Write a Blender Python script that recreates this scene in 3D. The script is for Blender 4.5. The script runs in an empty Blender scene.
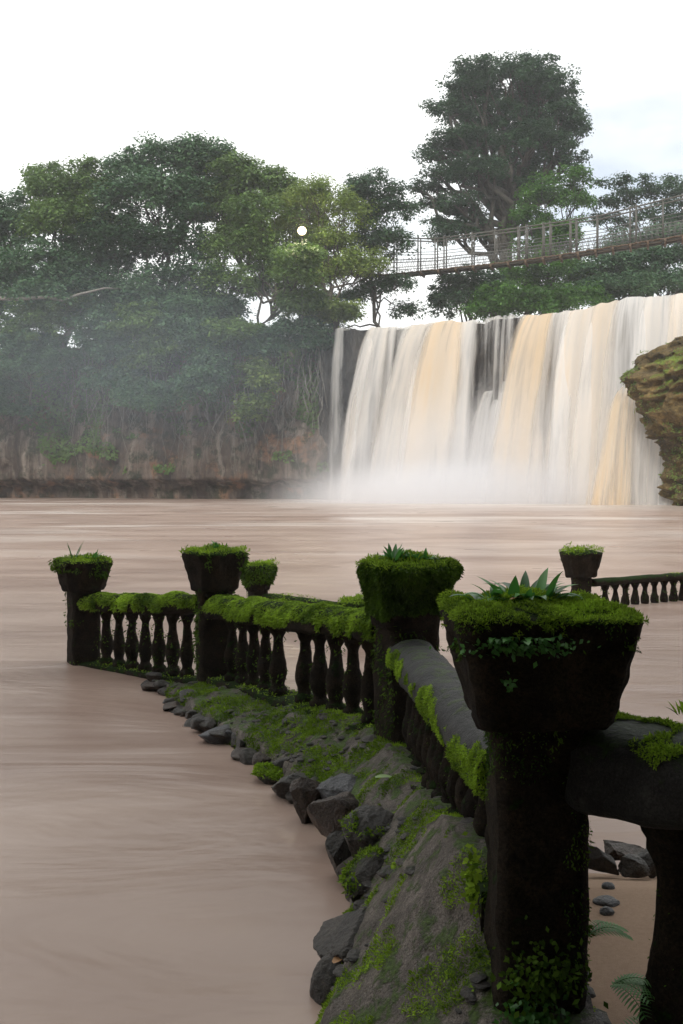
import bpy, math, random
import numpy as np
from mathutils import Vector
random.seed(7)
RNG = np.random.default_rng(11)
C = bpy.context.scene.collection
SC = bpy.context.scene
F_PX, YH, CX, CAM_H = 1000.0, 480.0, 341.5, 2.1
R = math.radians

def at(px, py, d):
    return np.array([(px-CX)*d/F_PX, d, CAM_H-(py-YH)*d/F_PX])

# ------------------------------------------------------------------ noise
def _hash(ix, iy, iz):
    h = (ix.astype(np.int64)*374761393 + iy.astype(np.int64)*668265263 + iz.astype(np.int64)*2147483647*3) & 0xffffffff
    h = ((h ^ (h >> 13))*1274126177) & 0xffffffff
    h = ((h ^ (h >> 15))*2246822519) & 0xffffffff
    return ((h ^ (h >> 16)) & 0xffffff)/float(0xffffff)
def vnoise(P):
    P = np.asarray(P, float); I = np.floor(P); f = P-I; f = f*f*(3-2*f)
    x, y, z = I[..., 0], I[..., 1], I[..., 2]; r = 0
    for a in (0, 1):
        for b in (0, 1):
            for c in (0, 1):
                w = (f[..., 0] if a else 1-f[..., 0])*(f[..., 1] if b else 1-f[..., 1])*(f[..., 2] if c else 1-f[..., 2])
                r = r + w*_hash(x+a, y+b, z+c)
    return r*2-1
def fbm(P, freq=1.0, octv=4, seed=0):
    P = np.asarray(P, float)*freq + seed*17.31; r = 0; a = 1; s = 0
    for _ in range(octv):
        r = r + a*vnoise(P); s += a; a *= .5; P = P*2.03+5.1
    return r/s

# ------------------------------------------------------------------ mesh
def mesh_obj(name, V, Fs, mat, parent=None, smooth=True, attrs=None, uv=None, loc=None):
    V = np.asarray(V, float)
    if loc is not None: V = V-np.asarray(loc, float)
    me = bpy.data.meshes.new(name)
    if isinstance(Fs, np.ndarray):
        k = Fs.shape[1]; n = len(Fs)
        me.vertices.add(len(V)); me.vertices.foreach_set('co', V.astype(np.float32).ravel())
        me.loops.add(n*k); me.loops.foreach_set('vertex_index', Fs.astype(np.int32).ravel())
        me.polygons.add(n); me.polygons.foreach_set('loop_start', np.arange(0, n*k, k, dtype=np.int32))
        me.polygons.foreach_set('loop_total', np.full(n, k, dtype=np.int32))
        me.update(calc_edges=True); me.validate()
    else:
        me.from_pydata([tuple(v) for v in V], [], [tuple(int(i) for i in f) for f in Fs]); me.update()
    if smooth: me.polygons.foreach_set('use_smooth', np.ones(len(me.polygons), dtype=bool))
    for k, a in (attrs or {}).items():
        dom = 'POINT' if len(a) == len(V) else 'FACE'
        at_ = me.attributes.new(k, 'FLOAT', dom); at_.data.foreach_set('value', np.asarray(a, np.float32))
    if uv is not None:
        l = me.uv_layers.new(name='UVMap')
        vi = np.zeros(len(me.loops), dtype=np.int32); me.loops.foreach_get('vertex_index', vi)
        l.data.foreach_set('uv', np.asarray(uv, np.float32)[vi].ravel())
    if mat: me.materials.append(mat)
    o = bpy.data.objects.new(name, me); C.objects.link(o)
    if loc is not None: o.location = tuple(float(q) for q in loc)
    if parent is not None: o.parent = parent
    return o
def tag(o, label=None, cat=None, group=None, kind=None):
    if label: o['label'] = label
    if cat: o['category'] = cat
    if group: o['group'] = group
    if kind: o['kind'] = kind
    return o
def thing(name, loc, label, cat, group=None):
    o = bpy.data.objects.new(name, None); C.objects.link(o); o.empty_display_size = .2
    o.location = tuple(float(q) for q in loc)
    return tag(o, label, cat, group)
def part(name, root, V, Fs, mat, sub=None, **k):
    """V in world space; made local to the root thing."""
    V = np.asarray(V, float)-np.array(root.location)
    return mesh_obj(name, V, Fs, mat, sub or root, **k)

def loft(rings, cap0=True, cap1=True):
    n = len(rings[0]); V = [np.asarray(r, float) for r in rings]; m = len(V)
    V = np.concatenate(V); Fs = []
    for i in range(m-1):
        for j in range(n):
            k = (j+1) % n
            Fs.append((i*n+j, i*n+k, (i+1)*n+k, (i+1)*n+j))
    Fs = np.array(Fs)
    extra = []
    if cap0:
        V = np.vstack([V, V[:n].mean(0)]); c = len(V)-1; extra += [(c, (j+1) % n, j, j) for j in range(n)]
    if cap1:
        b = (m-1)*n; V = np.vstack([V, V[b:b+n].mean(0)]); c = len(V)-1; extra += [(c, b+j, b+(j+1) % n, b+(j+1) % n) for j in range(n)]
    Fl = [tuple(f) for f in Fs] + [tuple(f[:3]) for f in extra]
    return V, Fl
def tris(Fl):
    T = []
    for f in Fl:
        f = tuple(f)
        T.append(f[:3])
        if len(f) == 4: T.append((f[0], f[2], f[3]))
    return np.array(T)
def vnormals(V, T):
    N = np.zeros_like(V); n = np.cross(V[T[:, 1]]-V[T[:, 0]], V[T[:, 2]]-V[T[:, 0]])
    for k in range(3): np.add.at(N, T[:, k], n)
    return N/(np.linalg.norm(N, axis=1, keepdims=True)+1e-9)
def displace(V, Fl, amp, freq, octv=4, seed=0):
    N = vnormals(V, tris(Fl))
    return V+N*(fbm(V, freq, octv, seed)*amp)[:, None]
def merge(parts):
    V = []; Fl = []; o = 0
    for v, f in parts:
        V.append(v); Fl += [tuple(int(i)+o for i in q) for q in f]; o += len(v)
    return np.concatenate(V), Fl
def oct_ring(a, c, n=64, rot=0.0, z=0.0, cx=0.0, cy=0.0):
    th = np.linspace(0, 2*math.pi, n, endpoint=False)
    r = np.full(n, 1e9)
    for k in range(4):
        for ang, dd in ((k*math.pi/2, a), (k*math.pi/2+math.pi/4, c)):
            cs = np.cos(th-ang); r = np.where(cs > .05, np.minimum(r, dd/np.maximum(cs, .05)), r)
    return np.stack([cx+r*np.cos(th+rot), cy+r*np.sin(th+rot), np.full(n, z)], 1)
def circ(r, n=16, z=0., cx=0., cy=0.):
    th = np.linspace(0, 2*math.pi, n, endpoint=False)
    return np.stack([cx+r*np.cos(th), cy+r*np.sin(th), np.full(n, z)], 1)
def tube(pts, radii, n=7):
    pts = np.asarray(pts, float); rings = []
    for i in range(len(pts)):
        d = pts[min(i+1, len(pts)-1)]-pts[max(i-1, 0)]; d = d/(np.linalg.norm(d)+1e-9)
        a = np.cross(d, [0, 0, 1.0]) if abs(d[2]) < .95 else np.cross(d, [1.0, 0, 0])
        a = a/np.linalg.norm(a); b = np.cross(d, a)
        th = np.linspace(0, 2*math.pi, n, endpoint=False)
        rings.append(pts[i]+radii[i]*(np.cos(th)[:, None]*a+np.sin(th)[:, None]*b))
    return loft(rings)
def box(c, s, rotz=0):
    V = np.array([[x, y, z] for x in (-1, 1) for y in (-1, 1) for z in (-1, 1)], float)*np.asarray(s)/2
    cs, sn = math.cos(rotz), math.sin(rotz)
    V = np.stack([V[:, 0]*cs-V[:, 1]*sn, V[:, 0]*sn+V[:, 1]*cs, V[:, 2]], 1)+np.asarray(c)
    return V, [(0, 1, 3, 2), (4, 6, 7, 5), (0, 4, 5, 1), (2, 3, 7, 6), (0, 2, 6, 4), (1, 5, 7, 3)]
def ico(n=3):
    import bmesh
    bm = bmesh.new(); bmesh.ops.create_icosphere(bm, subdivisions=n, radius=1.0)
    V = np.array([v.co[:] for v in bm.verts]); Fl = [tuple(v.index for v in f.verts) for f in bm.faces]; bm.free()
    return V, Fl
ICO = {k: ico(k) for k in (2, 3, 4, 5, 6)}

# ------------------------------------------------------------------ materials
def mat_new(name):
    m = bpy.data.materials.new(name); m.use_nodes = True; nt = m.node_tree
    for n in list(nt.nodes): nt.nodes.remove(n)
    return m, nt
class NB:
    def __init__(s, name):
        s.m, s.nt = mat_new(name); s.out = s.n('ShaderNodeOutputMaterial')
    def n(s, t, **k):
        x = s.nt.nodes.new(t)
        for a, b in k.items(): setattr(x, a, b)
        return x
    def l(s, a, b): s.nt.links.new(a, b)
    def val(s, sock, v):
        if hasattr(v, 'links'): s.l(v, sock)
        else: sock.default_value = v
    def coord(s, scale=(1, 1, 1), kind='Object', rot=(0, 0, 0)):
        tc = s.n('ShaderNodeTexCoord'); mp = s.n('ShaderNodeMapping')
        mp.inputs['Scale'].default_value = scale; mp.inputs['Rotation'].default_value = rot
        if kind == 'World':
            g = s.n('ShaderNodeNewGeometry'); s.l(g.outputs['Position'], mp.inputs[0])
        else: s.l(tc.outputs[kind], mp.inputs[0])
        return mp.outputs[0]
    def noise(s, co, scale, detail=5, rough=.6, dist=0.):
        x = s.n('ShaderNodeTexNoise'); s.l(co, x.inputs['Vector'])
        x.inputs['Scale'].default_value = scale; x.inputs['Detail'].default_value = detail
        x.inputs['Roughness'].default_value = rough; x.inputs['Distortion'].default_value = dist
        return x.outputs['Fac']
    def ramp(s, fac, stops):
        x = s.n('ShaderNodeValToRGB'); s.l(fac, x.inputs[0]); e = x.color_ramp.elements
        while len(e) < len(stops): e.new(.5)
        for el, (p, c) in zip(e, stops):
            el.position = p; el.color = (c[0], c[1], c[2], 1) if hasattr(c, '__len__') else (c, c, c, 1)
        return x.outputs[0]
    def mix(s, f, a, b):
        x = s.n('ShaderNodeMix', data_type='RGBA'); s.val(x.inputs[0], f)
        s.val(x.inputs[6], a if hasattr(a, 'links') else (*a, 1)); s.val(x.inputs[7], b if hasattr(b, 'links') else (*b, 1))
        return x.outputs[2]
    def math(s, op, a, b=0., c=0., clamp=False):
        x = s.n('ShaderNodeMath', operation=op, use_clamp=clamp)
        s.val(x.inputs[0], a); s.val(x.inputs[1], b); s.val(x.inputs[2], c)
        return x.outputs[0]
    def attr(s, name): return s.n('ShaderNodeAttribute', attribute_name=name).outputs['Fac']
    def bump(s, h, strength=.5, dist=.02):
        x = s.n('ShaderNodeBump'); s.l(h, x.inputs['Height']); x.inputs['Strength'].default_value = strength
        x.inputs['Distance'].default_value = dist; return x.outputs[0]
    def pbr(s, col, rough=.7, normal=None, spec=.5, **k):
        p = s.n('ShaderNodeBsdfPrincipled'); s.val(p.inputs['Base Color'], col if hasattr(col, 'links') else (*col, 1))
        s.val(p.inputs['Roughness'], rough); p.inputs['Specular IOR Level'].default_value = spec
        if normal is not None: s.l(normal, p.inputs['Normal'])
        for a, b in k.items(): s.val(p.inputs[a], b)
        return p
    def end(s, sh): s.l(sh, s.out.inputs['Surface']); return s.m

def upz(b):
    g = b.n('ShaderNodeNewGeometry'); x = b.n('ShaderNodeSeparateXYZ'); b.l(g.outputs['Normal'], x.inputs[0]); return x.outputs[2]

def mat_stone(name, dark, light, mossc, moss_lo, scale=3., bumpd=.02, rough=.75, spec=.35, mossup=.25):
    b = NB(name); co = b.coord()
    base = b.mix(b.ramp(b.noise(co, scale, 7, .65), [(.3, 0.), (.7, 1.)]), dark, light)
    base = b.mix(b.ramp(b.noise(co, scale*9, 3), [(.45, 0.), (.75, .5)]), base, tuple(x*.45 for x in dark))
    base = b.mix(b.ramp(b.noise(co, scale*.8, 4, .6, .6), [(.55, 0.), (.68, .55)]), base, tuple(min(1, x*1.5) for x in light))
    base = b.mix(b.ramp(b.noise(co, scale*16, 6, .8), [(.38, .75), (.56, 0.)]), base, tuple(x*.5 for x in dark))
    base = b.mix(b.ramp(b.noise(co, scale*26, 3, .8), [(.56, 0.), (.72, .6)]), base, tuple(min(1, x*1.7) for x in light))
    mm = b.math('ADD', b.noise(co, scale*1.3, 7, .7), b.math('MULTIPLY', upz(b), mossup))
    mm = b.ramp(mm, [(moss_lo, 0.), (min(.99, moss_lo+.08), 1.)])
    mc = b.mix(b.ramp(b.noise(co, scale*12, 4), [(.35, 0.), (.65, 1.)]), tuple(x*.35 for x in mossc), mossc)
    col = b.mix(mm, base, mc)
    h = b.math('ADD', b.noise(co, scale*6, 8, .7), b.math('MULTIPLY', mm, .4))
    return b.end(b.pbr(col, rough, b.bump(h, .9, bumpd), spec).outputs[0])
def mat_leaf(name, dark, light, trans=.35, rough=.5, spec=.3):
    b = NB(name); t = b.attr('tint')
    col = b.mix(t, dark, light)
    p = b.pbr(col, rough, None, spec)
    tr = b.n('ShaderNodeBsdfTranslucent'); b.l(b.mix(.5, col, tuple(x*1.3 for x in light)), tr.inputs[0])
    mx = b.n('ShaderNodeMixShader'); mx.inputs[0].default_value = trans
    b.l(p.outputs[0], mx.inputs[1]); b.l(tr.outputs[0], mx.inputs[2])
    return b.end(mx.outputs[0])

M = {}
M['concrete'] = mat_stone('mossy_dark_concrete', (.007, .005, .004), (.042, .030, .019), (.020, .042, .006), .60, 6., .03, .95, .12)
M['grey_rail'] = mat_stone('worn_grey_concrete', (.008, .008, .008), (.036, .036, .038), (.05, .085, .01), .74, 7., .03, .5, .3)
M['dark_rail'] = mat_stone('damp_dark_concrete', (.007, .006, .006), (.05, .046, .043), (.025, .05, .006), .64, 7., .035, .55, .25)
M['ledge'] = mat_stone('wet_ledge_ground', (.05, .038, .03), (.31, .265, .225), (.10, .17, .02), .68, 7., .05, .5)
M['rock'] = mat_stone('wet_shore_rock', (.014, .013, .011), (.085, .07, .058), (.04, .07, .012), .80, 6., .03, .42, .5)
M['rock_brown'] = mat_stone('brown_shore_rock', (.025, .017, .013), (.115, .078, .058), (.06, .09, .015), .86, 6., .03, .45, .5)
M['rock_grey'] = mat_stone('grey_shore_rock', (.035, .036, .04), (.14, .14, .15), (.06, .09, .015), .92, 6., .02, .4, .5)
M['moss'] = mat_leaf('green_moss', (.025, .065, .006), (.36, .54, .05), .25, .8, .1)
M['moss_dark'] = mat_leaf('dark_moss', (.015, .04, .004), (.11, .20, .02), .2, .8, .1)
M['fern'] = mat_leaf('fern_green', (.03, .11, .018), (.09, .26, .05), .3, .45, .4)
M['pot_leaf'] = mat_leaf('glossy_pot_leaf', (.018, .08, .014), (.08, .25, .045), .25, .32, .5)
M['dead_leaf'] = mat_leaf('dead_leaf', (.30, .15, .06), (.42, .24, .12), .2, .6)
M['pale_leaf'] = mat_leaf('pale_leaf', (.25, .38, .16), (.38, .50, .24), .2, .4)
M['tree_dark'] = mat_leaf('tree_leaf_dark', (.014, .045, .02), (.065, .135, .055), .25)
M['tree_mid'] = mat_leaf('tree_leaf_mid', (.04, .09, .02), (.17, .27, .07), .3)
M['tree_light'] = mat_leaf('tree_leaf_light', (.07, .13, .02), (.26, .34, .08), .35)
M['tree_bright'] = mat_leaf('tree_leaf_bright', (.03, .09, .015), (.12, .27, .04), .35)
M['tree_blue'] = mat_leaf('tree_leaf_bluish', (.03, .08, .035), (.12, .22, .10), .25)
M['bark'] = mat_stone('tree_bark', (.05, .045, .038), (.13, .115, .095), (.05, .07, .03), .85, 1.5, .05)
M['bark_pale'] = mat_stone('pale_bark', (.16, .15, .13), (.32, .30, .27), (.08, .10, .04), .95, 1.5, .03)
M['outcrop'] = mat_stone('outcrop_rock', (.035, .026, .010), (.27, .185, .065), (.2, .27, .03), .60, .22, .3, .8, .3, .12)

def mat_cliff():
    b = NB('layered_cliff_rock'); co = b.coord((1, 1, .28)); c2 = b.coord((1, 1, 1)); c3 = b.coord((1, 1, .06))
    base = b.mix(b.ramp(b.noise(co, .35, 8, .7, .5), [(.35, 0.), (.65, 1.)]), (.035, .03, .028), (.20, .15, .12))
    base = b.mix(b.ramp(b.noise(c3, .5, 7, .7), [(.5, 0.), (.66, .9)]), base, (.36, .31, .26))
    base = b.mix(b.ramp(b.noise(c2, .25, 5, .6), [(.57, 0.), (.66, .7)]), base, (.36, .19, .11))
    base = b.mix(b.ramp(b.noise(c2, .6, 8, .75), [(.5, 0.), (.6, .85)]), base, (.03, .04, .02))
    h = b.noise(co, 1.2, 10, .75)
    return b.end(b.pbr(base, .85, b.bump(h, 1., .6), .3).outputs[0])
M['cliff'] = mat_cliff()
def mat_fallrock():
    b = NB('wet_fall_rock'); co = b.coord((1, 1, .3))
    base = b.mix(b.ramp(b.noise(co, .7, 9, .75), [(.35, 0.), (.7, 1.)]), (.012, .013, .015), (.11, .10, .09))
    return b.end(b.pbr(base, .35, b.bump(b.noise(co, 1.6, 10, .75), 1., .5), .5).outputs[0])
M['fallrock'] = mat_fallrock()
def mat_ground(name, c0, c1, s):
    b = NB(name); co = b.coord()
    base = b.mix(b.noise(co, s, 8, .7), c0, c1)
    return b.end(b.pbr(base, .9, b.bump(b.noise(co, s*5, 6, .7), .6, .02), .2).outputs[0])
M['ground'] = mat_ground('earth_and_undergrowth', (.02, .03, .012), (.06, .07, .03), .3)
M['sand'] = mat_ground('coarse_brown_sand', (.26, .17, .115), (.46, .33, .24), 60.)

def mat_water():
    b = NB('silky_muddy_water')
    co = b.coord((.16, .34, 1), 'World'); c2 = b.coord((.05, .15, 1), 'World'); c3 = b.coord((1.0, 2.0, 1), 'World')
    mud = b.mix(b.ramp(b.noise(co, 1., 5, .55, .8), [(.36, 0.), (.62, 1.)]), (.27, .185, .15), (.395, .295, .245))
    # thin foam drifting in long strips, only out in the pool
    g = b.n('ShaderNodeNewGeometry'); sx = b.n('ShaderNodeSeparateXYZ'); b.l(g.outputs['Position'], sx.inputs[0])
    far = b.n('ShaderNodeMapRange'); b.l(sx.outputs[1], far.inputs[0]); far.inputs[1].default_value = 14; far.inputs[2].default_value = 55
    foam = b.ramp(b.noise(c2, 1.0, 6, .6, 1.0), [(.52, 0.), (.66, .85)])
    foam = b.math('MULTIPLY', foam, far.outputs[0])
    churn = b.n('ShaderNodeMapRange'); b.l(sx.outputs[1], churn.inputs[0]); churn.inputs[1].default_value = 62; churn.inputs[2].default_value = 90
    side_ = b.n('ShaderNodeMapRange'); b.l(sx.outputs[0], side_.inputs[0]); side_.inputs[1].default_value = -14; side_.inputs[2].default_value = 6
    ch = b.math('MULTIPLY', b.math('MULTIPLY', churn.outputs[0], side_.outputs[0]), b.ramp(b.noise(c2, 2.2, 5), [(.3, .35), (.6, .95)]))
    foam = b.math('MAXIMUM', foam, ch)
    col = b.mix(foam, mud, (.66, .60, .55))
    h = b.math('ADD', b.noise(b.coord((.35, .9, 1), 'World', (0, 0, .3)), 1., 4, .5, .9), b.math('MULTIPLY', b.noise(c3, 1., 4, .5), .25))
    rough = b.mix(b.noise(co, 2., 3), (.22, .22, .22), (.38, .38, .38))
    p = b.pbr(col, rough, b.bump(h, .5, .12), .34); p.inputs['IOR'].default_value = 1.33
    return b.end(p.outputs[0])
M['water'] = mat_water()

def mat_fall(name='falling_water', seed=0., dens=1.):
    b = NB(name); tc = b.n('ShaderNodeUVMap')
    def st(sx, sy, off):
        mp = b.n('ShaderNodeMapping'); b.l(tc.outputs[0], mp.inputs[0]); mp.inputs['Scale'].default_value = (sx, sy, 1)
        mp.inputs['Location'].default_value = (off+seed, off*.3, 0); return mp.outputs[0]
    s1 = b.noise(st(.2, .5, 0), 1., 4, .5, .2); s2 = b.noise(st(.75, .8, 7), 1., 3, .5, .1); s3 = b.noise(st(.1, .5, 3), 1., 3, .5)
    s = b.math('ADD', b.math('MULTIPLY', s1, .7), b.math('MULTIPLY', s2, .3))
    cov = b.attr('cover')
    a = b.math('ADD', b.math('MULTIPLY', b.math('SUBTRACT', s, .5), 3.8), b.math('SUBTRACT', b.math('MULTIPLY', cov, 1.6), .45))
    a = b.math('MULTIPLY', a, dens, clamp=True)
    a = b.math('MULTIPLY', a, .97)
    t = b.math('ADD', b.attr('silt'), b.math('MULTIPLY', b.math('SUBTRACT', s, .5), 1.6), clamp=True)
    t = b.math('MULTIPLY', t, b.math('ADD', s3, .35), clamp=True)
    white = b.mix(b.ramp(s, [(.36, 0.), (.6, 1.)]), (.70, .69, .68), (.93, .92, .91))
    col = b.mix(t, white, (.84, .64, .40))
    p = b.pbr(col, .7, b.bump(s, .5, .5), .2)
    tl = b.n('ShaderNodeBsdfTranslucent'); b.l(col, tl.inputs[0])
    m0 = b.n('ShaderNodeMixShader'); m0.inputs[0].default_value = .5; b.l(p.outputs[0], m0.inputs[1]); b.l(tl.outputs[0], m0.inputs[2])
    tr = b.n('ShaderNodeBsdfTransparent'); mx = b.n('ShaderNodeMixShader'); b.l(a, mx.inputs[0])
    b.l(tr.outputs[0], mx.inputs[1]); b.l(m0.outputs[0], mx.inputs[2])
    return b.end(mx.outputs[0])
M['fall'] = mat_fall(); M['fall2'] = mat_fall('falling_water_veil', 31., .75)
def plain(name, col, rough=.6, metal=0., emit=None):
    b = NB(name); co = b.coord()
    c = b.mix(b.noise(co, 4., 5), tuple(x*.75 for x in col), col)
    p = b.pbr(c, rough, None, .4, Metallic=metal)
    if emit: p.inputs['Emission Color'].default_value = (1, .78, .42, 1); p.inputs['Emission Strength'].default_value = emit
    return b.end(p.outputs[0])
M['steel'] = plain('weathered_steel', (.12, .115, .10), .6, .3)
M['wire'] = plain('steel_wire', (.16, .16, .15), .5, .3)
M['timber'] = plain('old_timber', (.13, .09, .06), .8)
M['lamp'] = plain('lamp_glass', (.9, .85, .7), .3, 0, 1.8)

# ------------------------------------------------------------------ scatter helpers
def sample(V, T, n):
    a = V[T[:, 0]]; b = V[T[:, 1]]; c = V[T[:, 2]]
    cr = np.cross(b-a, c-a); ar = np.linalg.norm(cr, axis=1); nn = cr/(ar[:, None]+1e-12)
    i = RNG.choice(len(T), n, p=ar/ar.sum()); u = RNG.random(n); v = RNG.random(n)
    m = u+v > 1; u[m] = 1-u[m]; v[m] = 1-v[m]
    return a[i]+(b-a)[i]*u[:, None]+(c-a)[i]*v[:, None], nn[i]
def unit(A): return A/(np.linalg.norm(A, axis=-1, keepdims=True)+1e-9)
def leaf_quads(P, N, L, W, droop=0., jit=.6, flat=.0):
    """small pointed rhombic leaves at P. L, W arrays. returns V, F, tint"""
    n = len(P); rnd = unit(RNG.normal(size=(n, 3)))
    nn = unit(N+rnd*jit)
    t = np.cross(nn, unit(RNG.normal(size=(n, 3)))); t = unit(t)
    if droop: t = unit(t+np.array([0, 0, -droop]))
    b = unit(np.cross(nn, t)); L = np.asarray(L)[:, None]; W = np.asarray(W)[:, None]
    lift = nn*flat*L
    v0 = P; v1 = P+t*L*.45+b*W*.5+lift*.6; v2 = P+t*L+lift; v3 = P+t*L*.45-b*W*.5+lift*.6
    V = np.stack([v0, v1, v2, v3], 1).reshape(-1, 3)
    Fq = np.arange(n*4).reshape(-1, 4)
    return V, Fq
def moss_on(V, Fl, n, thr=.3, size=.02, mask_freq=6., mask_lo=-.1, droop=.3, lift=.7, seed=3, cush=1.8, keep=None):
    T = tris(Fl); P, N = sample(V, T, n)
    k = (N[:, 2]+fbm(P, mask_freq*1.7, 3, seed+1)*.45 > thr) & (fbm(P, mask_freq, 4, seed) > mask_lo)
    if keep is not None: k &= keep(P, N)
    P = P[k]; N = N[k]; m = len(P)
    cl = fbm(P, 22./max(size*50, .4)*.5, 2, seed+5)
    L = size*(.6+RNG.random(m)*.9)*(1+.5*cl)
    hgt = np.clip(.25+fbm(P, .12/size, 3, seed+2)*1.3, 0, 1.2)*size*cush*RNG.random(m)**.6
    P = P+N*(hgt-size*.15)[:, None]
    Vq, Fq = leaf_quads(P, N, L, L*.42, droop, .7, lift)
    t = np.clip(.45+fbm(P, 7., 3, seed+9)*.9+RNG.normal(size=m)*.2, 0, 1)
    return Vq, Fq, t
def add_moss(name, root, V, Fl, n, mat='moss', sub=None, **k):
    Vq, Fq, t = moss_on(V, Fl, n, **k)
    if len(Fq) == 0: return None
    return tag(part(name, root, Vq, Fq, M[mat], sub=sub, smooth=False, attrs={'tint': t}), kind='stuff')

# ------------------------------------------------------------------ SETTING
# water of the pool: fine near the camera, coarse far
def sheet(name, x0, x1, y0, y1, z, mat, nx=2, ny=2, zf=None):
    xs = np.linspace(x0, x1, nx); ys = np.linspace(y0, y1, ny)
    X, Y = np.meshgrid(xs, ys); Z = np.full(X.shape, float(z)) if zf is None else zf(X, Y)
    V = np.stack([X, Y, Z], -1).reshape(-1, 3)
    i = np.arange(ny-1)[:, None]*nx+np.arange(nx-1)[None]; i = i.ravel()
    return mesh_obj(name, V, np.stack([i, i+1, i+nx+1, i+nx], 1), mat, smooth=True), V
o, _ = sheet('water', -130, 110, -12, 118, 0, M['water']); tag(o, kind='structure')

# line of the cliff foot and the crest of the falls (X, Y)
CLIFF = np.array([(-130, 60), (-95, 88), (-62, 106), (-40, 116), (-30, 114.5), (-20, 110), (-12, 108), (-6, 108.5), (-1.5, 107)], float)
CREST = [(316, 331, 107.6), (330, 331, 106.5), (345, 330, 105.6), (365, 330, 104.6), (385, 328, 103.8), (410, 329, 102.6), (430, 325, 101.8), (455, 323, 100.8), (478, 322, 99.8),
         (495, 318, 99), (515, 317, 98), (540, 318, 96.8), (560, 316, 96), (585, 311, 95), (600, 306, 94.2), (625, 302, 93), (655, 299, 91.6), (683, 297, 90.3), (720, 295, 88.6), (760, 293, 86.5)]
CR = np.array([(px, *at(px, py, d)) for px, py, d in CREST])
def crest(px):
    px = np.asarray(px, float); c = np.stack([np.interp(px, CR[:, 0], CR[:, k]) for k in (1, 2, 3)], -1)
    c[..., 2] += fbm(np.stack([px*.07, px*0, px*0], -1), 1, 3, 2)*.42
    return c

# terrain behind the falls and all round, one sheet reaching far out
def hillz(X, Y):
    front = np.interp(X, np.concatenate([CLIFF[:, 0], CR[:, 1], [60, 130]]), np.concatenate([CLIFF[:, 1], CR[:, 2], [80, 60]]))
    inland = Y-front
    z = np.where(inland > 7.0, 17.0, np.where(inland > 5.5, 12, -2.5))
    river = np.exp(-((X-18)/22.)**2)
    z = np.where(inland > 5.5, z-1.8*river, z)
    z = z+np.clip(inland-12, 0, 300)*.01*(1-river)
    P = np.stack([X, Y, X*0], -1)
    z = z+np.where(inland > 7, fbm(P, .15, 3)*.7, 0)
    bank = np.clip((-5-Y)/12., 0, 1); z = np.maximum(z, np.where(Y < -4, -2.5+bank*27.+fbm(P, .2, 3)*.9, -3))  # unseen bank behind the camera, added and raised high to shade the foreground
    return z
o, _ = sheet('terrain', -240, 240, -70, 330, 0, M['ground'], 321, 321, hillz); tag(o, kind='structure')

# left cliff
def cliff_mesh():
    s = np.linspace(0, 1, 340); seg = np.concatenate([[0], np.cumsum(np.linalg.norm(np.diff(CLIFF, axis=0), axis=1))]); seg /= seg[-1]
    X = np.interp(s, seg, CLIFF[:, 0]); Y = np.interp(s, seg, CLIFF[:, 1])
    zz = np.concatenate([np.linspace(-1.5, 1.2, 12), np.linspace(1.4, 17.6, 90)]); rows = []
    for z in zz:
        out = np.interp(z, [-1.5, .4, .9, 1.3, 2.2, 6, 9, 12, 15, 17.6], [2.4, 2.4, 2.4, 2.2, .0, -.2, .8, 1.4, 2.6, 4.0])
        P = np.stack([X, Y+out, np.full_like(X, z)], 1)
        q = P*np.array([1, 1, .45])
        d = fbm(q, .16, 4, 1)*2.4+np.abs(fbm(q, .45, 4, 2))*1.8+fbm(P, 1.2, 3, 4)*.35
        P[:, 1] -= d*np.interp(z, [-1.5, .8, 1.4], [.2, .3, 1.]); rows.append(P)
    P = rows[-1].copy(); P[:, 1] += 14; P[:, 2] = 17.3; rows.append(P)
    n = len(s); V = np.concatenate(rows); i = (np.arange(len(rows)-1)[:, None]*n+np.arange(n-1)[None]).ravel()
    return V, np.stack([i, i+1, i+n+1, i+n], 1)
V, Fq = cliff_mesh(); CLV, CLF = V, Fq
tag(mesh_obj('cliff', V, Fq, M['cliff']), 'hazy brown rock cliff hung with roots left of the falls', kind='structure')

# rock wall behind the falls
OUTN = np.array([-.42, -.907, 0])
def fallrock_mesh():
    px = np.linspace(317, 760, 270); c = crest(px); rows = []
    for v in np.concatenate([[-.02], np.linspace(0, 1, 70)]):
        z = c[:, 2]*(1-v)-1.2*v
        out = -.7+1.1*v+np.where(v > .45, 1.2, 0)*np.exp(-((px-500)/22.)**2)
        P = np.stack([c[:, 0]+OUTN[0]*out, c[:, 1]+OUTN[1]*out, z-.35], 1)
        q = P*np.array([1, 1, .6]); d = fbm(q, .25, 4, 8)*1.0+np.abs(fbm(q, .8, 3, 9))*.9
        d = d*min(1, max(0, v)*6); P[:, :2] += (OUTN[:2]*(d-.4)[:, None]); rows.append(P)
    n = len(px); V = np.concatenate(rows); i = (np.arange(len(rows)-1)[:, None]*n+np.arange(n-1)[None]).ravel()
    return V, np.stack([i, i+1, i+n+1, i+n], 1)
V, Fq = fallrock_mesh()
tag(mesh_obj('rock_wall', V, Fq, M['fallrock']), 'dark wet rock face behind the falling water', kind='structure')

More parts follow.
